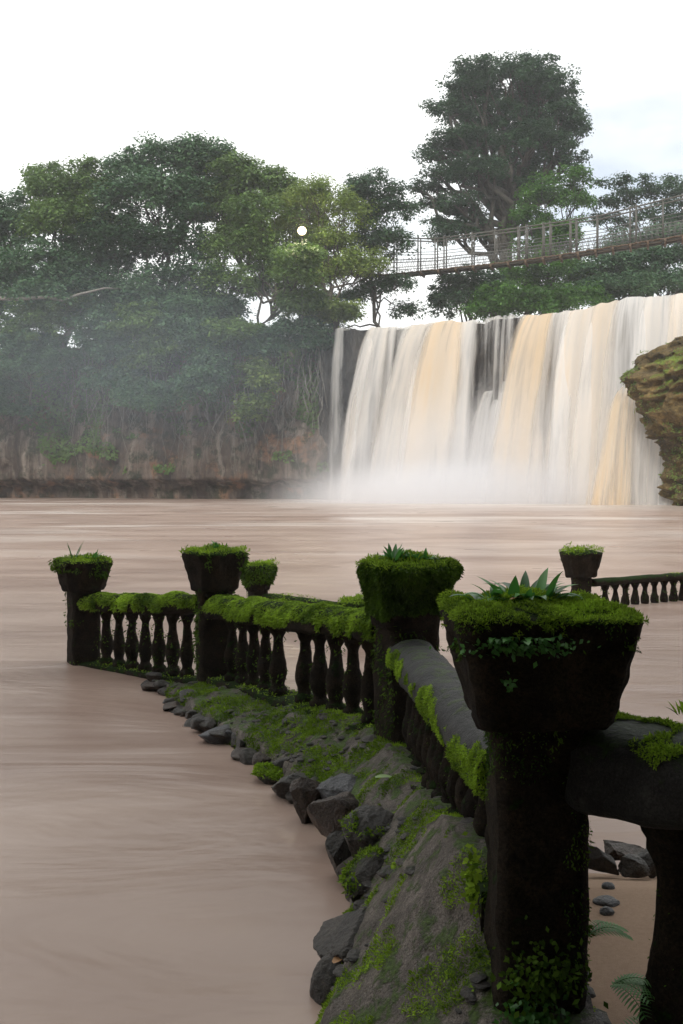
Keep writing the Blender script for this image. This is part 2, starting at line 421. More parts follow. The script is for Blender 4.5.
# waterfall sheets
PXK = [330, 336, 346, 352, 362, 374, 384, 392, 400, 410, 420, 440, 455, 470, 478, 486, 500, 515, 524, 532, 545, 556, 562, 572, 590, 605, 625, 650, 683, 760]
COV = {0.: [.0, .2, .35, .1, .05, .5, .8, .75, .35, .4, .9, 1, 1, .9, .6, .55, .4, .5, .75, 1, 1, .85, .7, .9, .95, 1, 1, 1, 1, 1],
       .35: [.0, .2, .35, .1, .1, .6, .85, .7, .25, .3, .9, 1, 1, .8, .45, .3, .3, .35, .6, 1, 1, .8, .55, .85, .95, 1, 1, 1, 1, 1],
       .6: [.0, .2, .3, .15, .25, .7, .85, .7, .4, .45, .9, 1, 1, .85, .6, .65, .6, .6, .75, 1, 1, .9, .7, .8, .95, 1, 1, 1, 1, 1],
       1.: [.1, .3, .45, .5, .7, .9, .95, .85, .75, .8, .95, 1, 1, .95, .9, .9, .9, .9, .95, 1, 1, 1, .9, .9, 1, 1, 1, 1, 1, 1]}
SILT = [0, 0, .1, .1, .1, .25, .3, .1, 0, .15, .55, .35, .85, .4, .1, 0, 0, 0, .25, .8, .9, .5, .3, .3, .55, .5, .15, .35, .3, .3]
LOB = [.3, .4, .6, .9, 1.4, 3.4, 3.8, 3., 1.2, 2.0, 3.8, 4.6, 4.8, 4., 2.2, 1.5, 1.5, 1.7, 2.8, 4.8, 5.6, 4.8, 4.2, 4.8, 5.4, 5.0, 4.6, 5, 5, 5]
def fall_sheet(name, mat, root, p0, p1, extra=0., nx=360, nv=60, cmul=1., seedv=0, top=None):
    px = np.linspace(p0, p1, nx); c = crest(px); rows = []; cov = []; silt = []; uv = []
    vs = np.linspace(0, 1, nv)**1.25
    lob = np.interp(px, PXK, LOB)+fbm(np.stack([px*.09, px*0, px*0], 1), 1, 3, seedv+2)*1.1
    for back in (-3.2, -1.2, -.4):
        P = c-OUTN*(-back)*1.0; P[:, 2] = c[:, 2]+.05*(-back)+.12+.15*fbm(P*.8, 1, 3, 6); rows.append(P); cov.append(np.interp(px, PXK, COV[0.])*.6+.35); silt.append(np.interp(px, PXK, SILT)+.15); uv.append(np.stack([px*.35, np.full(nx, back*.12)], 1))
    for v in vs:
        o = (lob*.55+extra)*(v**.55)
        rip = fbm(np.stack([px*.22, np.full(nx, v*1.1), px*0], 1), 1, 3, seedv+5)*.85*min(1, v*5)
        o = o+rip
        lip = .25*max(0, 1-v*12)
        P = c+OUTN*(o)[:, None]; P[:, 2] = c[:, 2]*(1-v)+lip*.3
        P[:, 0] += -np.sin((px-330)/18.)*.35*v
        rows.append(P)
        cv = np.array([np.interp(v, sorted(COV), [COV[k][j] for k in sorted(COV)]) for j in range(len(PXK))])
        cov.append(np.interp(px, PXK, cv)*cmul); silt.append(np.interp(px, PXK, SILT)*(1-.45*v)); uv.append(np.stack([px*.35, np.full(nx, v*2.2)], 1))
    n = nx; V = np.concatenate(rows); i = (np.arange(len(rows)-1)[:, None]*n+np.arange(n-1)[None]).ravel()
    Fq = np.stack([i, i+1, i+n+1, i+n], 1)
    return mesh_obj(name, V, Fq, mat, root, attrs={'cover': np.concatenate(cov), 'silt': np.concatenate(silt)}, uv=np.concatenate(uv))
wf = fall_sheet('waterfall', M['fall'], None, 330, 760, cmul=.82)
tag(wf, 'broad white and tan waterfall dropping over the dark rock wall into the pool', 'waterfall', kind='structure')
def strand(pc, w0, pb, w1, L, silt, cover, v0=0., nx=22, nv=46, seed=0., bulge=.3):
    t = np.linspace(-1, 1, nx); rows = []; cov = []; sl = []; uv = []; pre = [(-2.4, .10), (-1.1, .2), (-.35, .2)] if v0 == 0 else [(-.5, .1)]
    for o_, dz in pre:
        c = crest(pc+t*w0*.5); zc = c[:, 2]; P = c+OUTN*o_; P[:, 2] = zc*(1-v0)+dz; rows.append(P)
        cov.append(cover*np.clip(1.15-t**2, 0, 1)*(.8 if v0 == 0 else .3)); sl.append(np.full(nx, silt)); uv.append(np.stack([(pc+t*w0*.5)*.35+seed, np.full(nx, o_*.1)], 1))
    for u in np.linspace(0, 1, nv)**1.3:
        v = v0+(1-v0)*u; e = u**.55; wd = w0+(w1-w0)*e; px = pc+(pb-pc)*e+t*wd*.5+fbm(np.array([[u*2.2, seed, 0.]]), 1, 2)[0]*2.2*u
        c = crest(px); w_m = wd*.1
        o = L*e+bulge*np.sqrt(np.clip(1-t**2, 0, 1))*w_m*.5+fbm(np.stack([t*1.6+seed, np.full(nx, u*1.5), t*0], 1), 1, 2)*.25*e+(1.1*v0 if v0 else 0)
        P = c+OUTN*o[:, None]; P[:, 2] = c[:, 2]*(1-v)+.2*max(0, 1-u*25); rows.append(P)
        cov.append(cover*np.clip(1.2-1.25*np.abs(t)**2.5, 0, 1)*(1-.12*u)); sl.append(silt*(1-.5*u)+0*t); uv.append(np.stack([(pc+t*w0*.5)*.35*(1+.25*0)+seed, np.full(nx, v*2.2)], 1))
    V = np.concatenate(rows); m = len(rows); i = (np.arange(m-1)[:, None]*nx+np.arange(nx-1)[None]).ravel()
    mesh_obj('cascade', V, np.stack([i, i+1, i+nx+1, i+nx], 1), M['fall'], wf, attrs={'cover': np.concatenate(cov), 'silt': np.concatenate(sl)}, uv=np.concatenate(uv))
for k, a in enumerate([(341, 13, 343, 24, 1.4, .0, .5), (382, 24, 376, 46, 4.6, .18, .95), (378, 12, 366, 24, 5.4, .1, .7), (401, 14, 396, 26, 2.2, 0, .42), (393, 12, 390, 24, 3.4, .05, .7),
        (424, 26, 408, 46, 5.4, .35, .95), (412, 14, 404, 30, 4., .1, .7), (450, 36, 446, 62, 6.2, .75, 1.), (470, 24, 467, 42, 5.2, .12, .95), (438, 18, 430, 34, 6.4, .2, .8),
        (487, 8, 486, 12, 2.4, 0, .5), (499, 7, 499, 11, 1.8, 0, .45), (512, 9, 510, 14, 2., 0, .5), (484, 12, 480, 26, 3.4, .05, .75, .50), (492, 13, 487, 28, 3.8, .05, .8, .41), (500, 12, 497, 28, 3.8, 0, .8, .46), (509, 11, 508, 26, 3.4, 0, .75, .36), (517, 9, 518, 22, 3., 0, .7, .3), (493, 4, 492, 8, 2., 0, .55), (505, 4, 504, 8, 2.1, 0, .5), (524, 7, 521, 20, 3.2, .1, .6),
        (541, 34, 530, 66, 6.6, .85, 1.), (535, 12, 525, 32, 6., .3, .8), (564, 30, 562, 56, 5.6, .2, .95), (552, 16, 548, 30, 7., .35, .85), (586, 34, 582, 54, 6.2, .3, 1.), (574, 14, 572, 26, 6.8, 0, .85), (607, 32, 604, 52, 6.4, .5, 1.),
        (598, 14, 595, 28, 7., .1, .85), (632, 34, 632, 52, 6.6, .1, 1.), (620, 16, 618, 28, 7.2, .25, .85), (660, 36, 660, 54, 6.4, .15, 1.), (648, 16, 647, 28, 7., 0, .85), (690, 36, 690, 50, 6.2, .2, 1.), (676, 16, 676, 28, 6.9, .3, .85), (720, 36, 720, 50, 6., .2, 1.)]):
    strand(*a[:7], v0=(a[7] if len(a) > 7 else 0.), seed=k*3.3)
# lower fan off the shelf at the right
def lower_fan():
    nx, nv = 120, 40; rows = []; cov = []; silt = []; uv = []
    t = np.linspace(0, 1, nx)
    A = at(604, 412, 89.); B = at(646, 380, 86.)
    c = A+(B-A)*t[:, None]; c[:, 2] += np.sin(t*3.1)*1.0
    for v in np.linspace(0, 1, nv):
        o = (v**.55)*(5.2-2.2*t)+fbm(np.stack([t*7, t*0+v, t*0], 1), 1, 3, 4)*.4*v
        P = c+OUTN*o[:, None]; P[:, 0] -= 1.0*v*(1-t); P[:, 2] = c[:, 2]*(1-v); rows.append(P)
        cov.append(np.clip(.9*np.minimum(1, t*3.2+.05)*np.minimum(1, (1-t)*2.6), 0, 1)*np.interp(v, [0, .15, 1], [.5, .95, 1])); silt.append(np.full(nx, .8)); uv.append(np.stack([t*22, np.full(nx, v*1.5)], 1))
    V = np.concatenate(rows); i = (np.arange(nv-1)[:, None]*nx+np.arange(nx-1)[None]).ravel()
    return V, np.stack([i, i+1, i+nx+1, i+nx], 1), np.concatenate(cov), np.concatenate(silt), np.concatenate(uv)
V, Fq, a, s_, uv = lower_fan()
mesh_obj('lower_fan', V, Fq, M['fall'], wf, attrs={'cover': a, 'silt': s_}, uv=uv)
# river above the falls
def rz(X, Y): return 17.75+.05*fbm(np.stack([X, Y, X*0], -1), .6, 3)
px = np.linspace(330, 760, 60); c = crest(px); rows = [c+np.array([1.3, 2.9, 0]), c+np.array([6, 14, 0]), c+np.array([20, 50, 0.2])]
for r_ in rows: r_[:, 2] = np.minimum(r_[:, 2], c[:, 2]+.05)
V = np.concatenate(rows); i = (np.arange(2)[:, None]*60+np.arange(59)[None]).ravel()
tag(mesh_obj('river', V, np.stack([i, i+1, i+61, i+60], 1), M['water']), kind='structure')

# right outcrop
def blob_rock(cen, rad, amp, freq, sub=4, seed=0, ridge=.5, sq=(1, 1, 1), cut=None):
    V, Fl = ICO[sub]; V = V.copy(); V = np.sign(V)*np.abs(V)**.8
    q = V*1.0
    d = 1+fbm(q, freq, 4, seed)*amp-np.abs(fbm(q, freq*1.9, 3, seed+3))*amp*ridge
    V = V*d[:, None]*np.asarray(rad)
    return V+np.asarray(cen), Fl
def outcrop():
    nU, nZ = 200, 150; th = np.linspace(math.pi*.95, math.pi*1.95, nU); rows = []
    for z in np.linspace(-1, 14.2, nZ):
        k = np.interp(z, [-1, 2, 5, 8.5, 10.5, 12.3, 13.6, 14.2], [.66, .68, .76, .95, 1.0, .84, .62, .3])
        cx, cy = 34.0, 83; rx, ry = 10.6*k, 10*k
        P = np.stack([cx+rx*np.cos(th), cy+ry*np.sin(th), np.full(nU, z)], 1)
        q = P*np.array([1, 1, 1.6]); n = np.stack([np.cos(th), np.sin(th), 0*th], 1)
        st = np.abs(((z*.8+fbm(P, .3, 3, 3)*2.2) % 1)-.5)*.9
        d = fbm(q, .22, 4, 5)*2.0-np.abs(fbm(q, .7, 4, 6))*2.3-st*1.0
        P = P+n*d[:, None]; P[:, 2] += fbm(P, .4, 3, 7)*.5; rows.append(P)
    P = rows[-1].copy(); P = np.array([33., 90., 14.])+(P-np.array([33., 90., 14.]))*.1; rows.append(P)
    n = nU; V = np.concatenate(rows); i = (np.arange(len(rows)-1)[:, None]*n+np.arange(n-1)[None]).ravel()
    return V, np.stack([i, i+1, i+n+1, i+n], 1)
V, Fq = outcrop()
oc = thing('rock_outcrop', (29.6, 80, 0), 'golden brown mossy rock outcrop jutting in front of the right end of the falls', 'rock')
part('rock', oc, V, Fq, M['outcrop'])
Vq, Fm, t = moss_on(V, Fq, 60000, thr=-.1, size=.22, mask_freq=.6, mask_lo=-.02, droop=.5, lift=.4, seed=21)
part('moss', oc, Vq, Fm, M['tree_light'], smooth=False, attrs={'tint': t})

# ------------------------------------------------------------------ TREES
def crown_leaves(blobs, n, leaf, clump, flat=.55, dens_shell=.35):
    n = int(n*2.1); blobs = [(b[0], b[1], b[2], b[3]*1.22, b[4]*1.15, b[5]*1.22) for b in blobs]
    vol = np.array([b[3]*b[4]*b[5] for b in blobs])**.7; w = vol/vol.sum(); Vs = []; ts = []
    for b, wi in zip(blobs, w):
        cen = np.array(b[:3]); rad = np.array(b[3:6]); nl = int(n*wi); nc = max(5, int(nl/95))
        u = unit(RNG.normal(size=(nc, 3))); u[:, 2] = np.where(u[:, 2] < -.35, -u[:, 2]*.6, u[:, 2])
        rr = (dens_shell+(1-dens_shell)*RNG.random(nc)**.5)*(1+.22*fbm(u, 1.7, 2, float(cen[0]) % 7))
        cc = cen+u*rad*rr[:, None]; cr = clump*(.5+RNG.random(nc)*.9)
        k = RNG.integers(0, nc, nl)
        g = unit(RNG.normal(size=(nl, 3)))*(RNG.random(nl)**.45)[:, None]
        P = cc[k]+g*cr[k][:, None]*np.array([1, 1, flat])
        N = unit(g*np.array([.5, .5, .6])+np.array([0, 0, .75]))
        L = leaf*(.6+RNG.random(nl)*.8)
        Vq, Fq = leaf_quads(P, N, L, L*.55, .25, .55)
        ct = RNG.random(nc)*.6+.1
        Vs.append(Vq); ts.append(np.clip(ct[k]+RNG.normal(size=nl)*.16, 0, 1))
    V = np.concatenate(Vs); return V, np.arange(len(V)).reshape(-1, 4), np.concatenate(ts)
def curve(a, b, sag=.0, wob=.4, n=7):
    a = np.array(a, float); b = np.array(b, float); t = np.linspace(0, 1, n)[:, None]
    P = a+(b-a)*t; P[1:-1] += RNG.normal(size=(n-2, 3))*wob*np.linalg.norm(b-a)*.06
    P[:, 2] += sag*np.sin(t[:, 0]*math.pi); return P
def tree(name, label, cat, base, blobs, n, leaf, clump, mat, bark='bark', tr=.4, fork=.45, group=None, flat=.55, limbs=True, top=None, shell=.35):
    base = np.array(base, float); root = thing(name, base, label, cat, group)
    cen = np.mean([b[:3] for b in blobs], 0); hi = np.array(top) if top is not None else np.array([cen[0], cen[1], cen[2]])
    tp = curve(base-np.array([0, 0, .8]), hi, 0, .5, 9)
    V, Fl = tube(tp, np.linspace(tr, tr*.35, 9), 10); part('trunk', root, V, Fl, M[bark])
    if limbs:
        for b in blobs:
            k = int(np.clip(fork*8+random.uniform(-1, 2), 2, 7)); s = tp[k]; e = np.array(b[:3])-np.array([0, 0, b[5]*.2])
            V, Fl = tube(curve(s, e, .4, .9, 7), np.linspace(tr*.42, tr*.12, 7), 6)
            pl = [(V, Fl)]
            for _ in range(6):
                u = unit(RNG.normal(size=3)); u[2] = abs(u[2])*.6; q = np.array(b[:3])+u*np.array(b[3:6])*.85
                s2 = s+(e-s)*random.uniform(.5, 1.0); pl.append(tube(curve(s2, q, .2, 1., 5), np.linspace(tr*.16, tr*.05, 5), 5))
            V, Fl = merge(pl); part('limb', root, V, Fl, M[bark])
    V, Fq, t = crown_leaves(blobs, n, leaf, clump, flat, shell); part('crown', root, V, Fq, M[mat], smooth=False, attrs={'tint': t})
    return root
def B(px, py, wx, wy, d, ry=None):
    c = at(px, py, d); rx = wx*d/2000.; rz_ = wy*d/2000.
    return (*c, rx, ry if ry else rx*.8, rz_)

g = 'trees growing on top of the left cliff'
def lt(label, bx, blobs, n, mat, d, by=330, **k):
    n = int(n*1.25); blobs = blobs+[(b[0]+random.uniform(-18, 18), b[1]+random.uniform(12, 34), b[2]*.8, b[3]*.8, b[4]+random.uniform(0, 3)) for b in blobs[::2]]
    return tree(k.pop('name', 'tree'), label, 'tree', at(bx, by, d)*np.array([1, 1, 0])+np.array([0, 0, 17.0]), [B(*b[:4], d+b[4]) for b in blobs], n, k.pop('leaf', .42), k.pop('clump', 1.5), mat, group=g, **k)
lt('bluish green tree at the far left edge with a low drooping crown', 10, [(-10, 235, 80, 70, 0), (25, 225, 60, 60, 2), (5, 290, 90, 60, -3), (-40, 260, 60, 90, 0)], 13000, M['tree_blue'] and 'tree_blue', 116)
lt('tall loose tree with thin wispy twigs against the sky, second from far left', 62, [(60, 190, 55, 40, 0), (38, 182, 30, 24, 2), (90, 192, 50, 44, 0), (70, 228, 80, 60, -2), (50, 170, 22, 12, 1), (85, 165, 20, 12, 0)], 12000, 'tree_mid', 114, leaf=.38)
lt('tall tree with the highest rounded leafy top of the left cliff group', 150, [(130, 172, 44, 34, 0), (165, 160, 60, 36, 1), (198, 158, 50, 36, 0), (150, 205, 90, 60, -2), (205, 200, 60, 50, 0), (215, 152, 26, 20, 0)], 15000, 'tree_blue', 115)
lt('bright green tree top right of the highest crown', 232, [(232, 172, 40, 30, 0), (258, 190, 56, 40, 0), (225, 210, 60, 56, 2), (272, 185, 34, 24, -1)], 10000, 'tree_mid', 113)
lt('broad olive green tree just left of the glowing floodlight', 262, [(262, 220, 64, 50, 0), (240, 250, 60, 50, 0), (278, 262, 56, 40, 0), (225, 285, 50, 40, -2), (302, 226, 46, 40, 4), (298, 204, 44, 30, 4), (315, 245, 40, 30, 4), (300, 262, 50, 36, 3), (301, 256, 40, 24, -8), (296, 280, 44, 30, -7), (270, 280, 40, 34, 1)], 19000, 'tree_mid', 110, leaf=.36)
lt('fine leaved yellow green tree spreading right of the glowing floodlight', 338, [(318, 198, 56, 36, 0), (345, 215, 44, 46, 0), (328, 250, 66, 48, 1), (352, 270, 52, 40, 0), (300, 200, 40, 26, 0), (372, 268, 34, 26, 0), (305, 280, 50, 28, 2)], 14000, 'tree_light', 109, leaf=.3, clump=1.3)
lt('dark small leaved tree at the left end of the falls beside the open sky', 375, [(372, 190, 48, 30, 0), (392, 214, 40, 34, 0), (360, 200, 30, 30, 0), (382, 245, 56, 36, 0), (398, 285, 34, 24, 0), (372, 290, 36, 24, 0), (350, 300, 34, 20, 0)], 10000, 'tree_dark', 112, leaf=.34, clump=1.2, tr=.3)
lt('dense dark tree filling the middle of the cliff top beneath the highest crown', 120, [(110, 250, 90, 60, 0), (165, 250, 80, 60, 0), (195, 285, 70, 50, -2), (85, 285, 70, 50, -2)], 14000, 'tree_dark', 112)
lt('sprawling tree with pale bare limb over the far left cliff', 60, [(40, 270, 80, 50, 0), (60, 300, 90, 50, -1), (130, 300, 70, 50, -1)], 11000, 'tree_blue', 110, bark='bark_pale')
# shrubs clinging to the cliff
g2 = 'shrubs hanging down the left cliff'
def shrub(label, px, py, wx, wy, d, n, mat, **k):
    blobs = [B(px+random.uniform(-.3, .3)*wx, py+random.uniform(-.3, .3)*wy, wx*.6, wy*.55, d+random.uniform(-1, .5)) for _ in range(5)]
    c = at(px, py+wy*.45, d); base = np.array([c[0], d+1.0, c[2]])
    return tree('cliff_shrub', label, 'shrub', base, blobs, n, .36, 1.1, mat, group=g2, tr=.16, top=(c[0], d, c[2]+wy*d/1000*.5), shell=.1, **k)
random.seed(21)
shrub('pale bluish bush hanging lowest over the far left cliff rock', 28, 365, 100, 70, 110, 9000, 'tree_blue')
shrub('dense bush drooping over the cliff beside the lowest left bush', 100, 355, 80, 90, 109, 8500, 'tree_blue')
shrub('dark leafy bush on the upper cliff, left of the palm like clump', 150, 345, 70, 80, 107, 7500, 'tree_mid')
shrub('palm like drooping clump spilling over the middle of the cliff edge', 190, 330, 60, 70, 106, 7000, 'tree_blue')
shrub('thin olive bush on the cliff edge beneath the floodlight', 240, 335, 70, 50, 106, 4500, 'tree_mid')
shrub('yellow green creeper patch low on the misty cliff face', 255, 395, 44, 90, 106, 2600, 'tree_light')
shrub('dark scrub on the cliff corner beside the left end of the falls', 305, 335, 60, 36, 106.5, 4500, 'tree_dark')
shrub('small grey green bush at the far left waterline cliff', 8, 400, 50, 50, 113, 3500, 'tree_blue')
shrub('leafy scrub along the cliff top just below the floodlight', 300, 305, 60, 34, 107, 5500, 'tree_mid')
shrub('olive scrub on the cliff top between floodlight and falls', 335, 312, 60, 26, 108, 4500, 'tree_light')
shrub('deep green bush under the sprawling far left tree', 50, 325, 110, 60, 110, 9000, 'tree_mid')
shrub('drooping dark bush low on the cliff, left of the creeper patch', 205, 375, 70, 60, 105.5, 5000, 'tree_blue')
shrub('shaggy bush hanging lowest in the middle of the cliff', 140, 395, 70, 50, 107, 5000, 'tree_blue')
shrub('bush at the cliff top left of the bright sky slit', 215, 315, 60, 40, 108, 6000, 'tree_dark')
shrub('wide dark bush closing the gap below the highest crown', 165, 305, 110, 50, 110, 9000, 'tree_dark')
shrub('thin hanging bush at the upper cliff right of the middle', 275, 350, 60, 50, 106.5, 4000, 'tree_blue')
# hanging roots and creepers
pl = []
for _ in range(170):
    px_ = random.uniform(60, 325); d = np.interp((px_-CX)*.108, CLIFF[:, 0], CLIFF[:, 1]) - random.uniform(.6, 1.6)
    y0 = random.uniform(330, 400); y1 = y0+random.uniform(20, 95); y1 = min(y1, 488)
    a = at(px_, y0, d); b_ = at(px_+random.uniform(-10, 10), y1, d-random.uniform(-.4, .6))
    pl.append(tube(curve(a, b_, 0, .8, 6), np.linspace(random.uniform(.02, .07), .015, 6), 4))
V, Fl = merge(pl)
tag(mesh_obj('hanging_roots', V, Fl, M['bark_pale']), 'many thin pale aerial roots hanging down the misty cliff', 'roots', kind='stuff')
# ivy on the cliff face
T = tris(CLF); P, N = sample(CLV, T, 230000); k = (P[:, 0] > -62) & (P[:, 2] > 3) & (fbm(P, .22, 4, 40)+(P[:, 2]-8)*.07 > .0)
P = P[k]; N = N[k]; N[:, 1] = -np.abs(N[:, 1]); m = len(P); L = .34*(.6+RNG.random(m)); Vq, Fq = leaf_quads(P+N*.25*RNG.random(m)[:, None], N+np.array([0, 0, .6]), L, L*.6, .7, .6, .3)
tag(mesh_obj('cliff_ivy', Vq, Fq, M['tree_mid'], smooth=False, attrs={'tint': np.clip(fbm(P, .5, 3, 3)*.8+.4+RNG.normal(size=m)*.15, 0, 1)}), 'green creepers covering the upper face of the left cliff', 'creeper', kind='stuff')
# pale bare branch sticking out on the left
V, Fl = tube(np.array([at(-8, 298, 106.5), at(20, 299, 106.3), at(45, 297, 106), at(62, 300, 105.8), at(80, 294, 105.8), at(105, 288, 106), at(125, 289, 108)]), [.22, .2, .18, .17, .14, .1, .06], 7)
fb = thing('fallen_branch', at(20, 299, 106.3), 'long pale bare branch lying across the far left foliage', 'branch'); part('branch', fb, V, Fl, M['bark_pale'])

# the giant tree
d = 128
bl = [(510, 84, 90, 44, 0), (470, 92, 56, 40, 1), (545, 92, 56, 44, 0), (560, 122, 44, 50, -1), (450, 112, 40, 30, 0), (505, 120, 80, 40, 2), (535, 145, 60, 44, -2), (465, 142, 60, 30, -2), (440, 158, 44, 28, 0), (480, 172, 60, 34, -3),
      (445, 178, 50, 24, -1), (425, 190, 36, 20, 0), (430, 206, 30, 16, 1), (460, 205, 44, 26, -2), (520, 180, 50, 40, 2), (560, 165, 44, 40, 0), (455, 235, 50, 30, -1), (440, 225, 30, 18, 0), (475, 222, 30, 30, 0), (572, 140, 30, 50, 1), (470, 70, 40, 16, 0), (530, 70, 50, 16, 1)]
tree('giant_tree', 'giant dark green tree with a tall domed crown towering above the bridge', 'tree', (at(500, 330, d)[0], d, 16.5), [B(*b[:4], d+b[4]) for b in bl+[(500, 150, 90, 60, 3), (500, 195, 70, 50, 3), (540, 110, 60, 60, 3), (470, 115, 60, 50, 3)]], 64000, .36, 1.25, 'tree_dark', tr=1.15, fork=.55, top=at(505, 130, d), shell=.3, flat=.5)
g3 = 'trees behind the crest of the falls'
def rt(label, bx, blobs, n, mat, d, **k):
    return tree(k.pop('name', 'tree'), label, 'tree', (at(bx, 330, d)[0], d, 16.5), [B(*b[:4], d+b[4]) for b in blobs], n, k.pop('leaf', .36), k.pop('clump', 1.2), mat, group=g3, **k)
rt('bright green creeper covered tree right of the giant trunk under the bridge', 545, [(545, 200, 44, 44, 0), (570, 205, 40, 40, 1), (530, 222, 44, 30, 0), (560, 235, 50, 40, 0), (555, 275, 70, 44, -2), (520, 282, 50, 40, -2), (585, 285, 50, 40, 0), (575, 182, 30, 30, 1), (545, 250, 50, 40, 0), (550, 300, 70, 40, 0)], 21000, 'tree_bright', 123)
rt('dark drooping conifer like tree left below the bridge, beside the open gap', 470, [(468, 285, 60, 30, 0), (465, 305, 70, 30, 0), (450, 295, 34, 40, 0), (490, 300, 40, 44, 1)], 8000, 'tree_dark', 118)
rt('low bright bush at the water edge under the giant trunk', 505, [(505, 300, 50, 34, 0), (530, 305, 50, 30, 0), (490, 312, 40, 20, 0), (545, 308, 50, 26, 0), (575, 302, 50, 30, 1)], 11000, 'tree_bright', 112)
rt('shadowy dark green tree mass below the right part of the bridge', 640, [(610, 275, 60, 50, 0), (650, 270, 70, 60, 0), (690, 265, 60, 70, -1), (620, 295, 70, 40, -2), (665, 292, 80, 40, -2), (590, 300, 50, 40, -1), (640, 285, 60, 50, 1), (625, 250, 40, 30, 2), (670, 240, 60, 30, 1), (720, 250, 60, 80, 0)], 26000, 'tree_blue', 118)
rt('flat topped spreading tree with layered crown at the upper right edge', 655, [(625, 184, 50, 16, 0), (655, 196, 60, 16, 0), (680, 185, 40, 14, 1), (615, 205, 40, 18, 0), (690, 205, 50, 24, 0), (650, 222, 60, 24, 0), (605, 222, 30, 20, 1), (700, 230, 60, 40, 0)], 10000, 'tree_dark', 132, flat=.4)
# trees of the bank behind and above the photographer (they shade the foreground)
g4 = 'shade trees on the near bank'
for i, (x, y, h, lab) in enumerate([(-7, -7, 13, 'shade tree on the near bank, left of the path'), (0, -6, 12, 'shade tree right behind the photographer'), (8, -6, 13, 'shade tree on the near bank, right of the path'),
        (-16, -9, 17, 'shade tree left of the others on the near bank'), (17, -8, 17, 'shade tree right of the others on the near bank'), (11, 4, 14, 'outer shade tree to the right of the sandy corner')]):
    bl = [(x+random.uniform(-4, 4), y+random.uniform(-2.5, 3.5), h+random.uniform(-4, 2.5), 3.6, 3.6, 2.4) for _ in range(8)]
    tree('shade_tree', lab, 'tree', (x, y-1, -1.5 if y < -4 else -.6), bl, 5500, .75, 1.5, 'tree_mid', group=g4, tr=.35)

# ------------------------------------------------------------------ BRIDGE
def bd(px): return np.interp(px, [330, 740], [124, 90])
TOPY = ([330, 358, 433, 511, 599, 683, 740], [233, 236, 239, 229, 216, 195, 180])
DEKY = ([330, 387, 459, 511, 562, 620, 683, 740], [270, 275, 267.5, 262, 255, 246, 236, 227])
br = thing('suspension_bridge', at(520, 262, bd(520)), 'long sagging footbridge with wire mesh sides hung high above the waterfall', 'bridge')
PX = np.linspace(334, 735, 70)
side = np.array([.32, 1.0, 0])*1.2
dk = np.array([at(p, np.interp(p, *DEKY), bd(p)) for p in PX])
pl = []
for i in range(len(PX)-1):
    a, b_ = dk[i], dk[i+1]; ang = math.atan2(b_[1]-a[1], b_[0]-a[0]); ln = np.linalg.norm(b_-a)
    for q in range(2):
        c = a+(b_-a)*(q+.5)/2; pl.append(box(c+side*.5+np.array([0, 0, random.uniform(-.04, .04)]), (ln/2*.93, 1.7, .12), ang))
V, Fl = merge(pl); part('deck', br, V, Fl, M['timber'])
for i in range(0, len(PX)-1, 3):
    a = dk[i]; V, Fl = box(a+side*.5-np.array([0, 0, .25]), (.22, 2.2, .34), -.3); part('cross_beam', br, V, Fl, M['timber'])
for s in (0, 1):
    tp = np.array([at(p, np.interp(p, *TOPY), bd(p)) for p in PX])+side*s*1.1
    V, Fl = tube(tp, np.full(len(PX), .08), 6); part('hand_cable', br, V, Fl, M['steel'])
    lo = dk+side*s*1.1-np.array([0, 0, .12]); V, Fl = tube(lo, np.full(len(PX), .1), 6); part('deck_cable', br, V, Fl, M['steel'])
    pl = []
    for f in (.2, .4, .6): pl.append(tube(lo*(1-f)+tp*f, np.full(len(PX), .035 if f != .4 else .05), 4))
    for i in range(len(PX)-1):
        for q in (0, .5):
            a = lo[i]+(lo[i+1]-lo[i])*q; b_ = lo[i+1]*.55+tp[i+1]*.45; pl.append(tube(np.array([a, b_]), [.016, .016], 3))
            b2 = (lo[i]*.55+tp[i]*.45)+(lo[i+1]-lo[i])*q; pl.append(tube(np.array([lo[i+1], b2]), [.016, .016], 3))
    V, Fl = merge(pl); part('side_mesh', br, V, Fl, M['wire'])
for p_ in [361, 394, 418, 435, 444, 472, 495, 518, 526, 543, 550, 570, 576, 597, 630, 636, 663, 690, 715]:
    for s in (0, 1):
        a = at(p_, np.interp(p_, *DEKY), bd(p_))+side*s*1.1; b_ = at(p_, np.interp(p_, *TOPY)-2, bd(p_))+side*s*1.1
        V, Fl = tube(np.array([a-np.array([0, 0, .3]), b_]), [.085, .085], 6); part('post', br, V, Fl, M['steel'])

# floodlight in the trees
d = 104.5; c = at(302, 231, d)
fl = thing('floodlight', (c[0], d, 16.8), 'lit round floodlight shining warm white out of the left trees', 'lamp')
V, Fl = tube(np.array([[c[0], d+.5, 16.5], [c[0], d+.5, c[2]+.6]]), [.05, .04], 8); part('pole', fl, V, Fl, M['steel'])
V, Fl = loft([circ(.25, 20, -.4), circ(.48, 20, .0), circ(.51, 20, .08)]); V = np.stack([V[:, 0], -V[:, 2], V[:, 1]], 1)+c+np.array([0, .05, 0]); hd = part('lamp_head', fl, V, Fl, M['steel'])
V, Fl = loft([circ(.46, 20, 0), circ(.42, 20, .12), circ(.2, 20, .22)]); V = np.stack([V[:, 0], -V[:, 2], V[:, 1]], 1)+c-np.array([0, .05, 0]); part('lens', fl, V, Fl, M['lamp'], sub=hd)
ld = bpy.data.lights.new('floodlight_beam', 'POINT'); ld.energy = 1300; ld.color = (1, .88, .62); ld.shadow_soft_size = .6
lo_ = bpy.data.objects.new('floodlight_beam', ld); C.objects.link(lo_); lo_.parent = fl; lo_.location = (0, -1.6, c[2]-16.8)

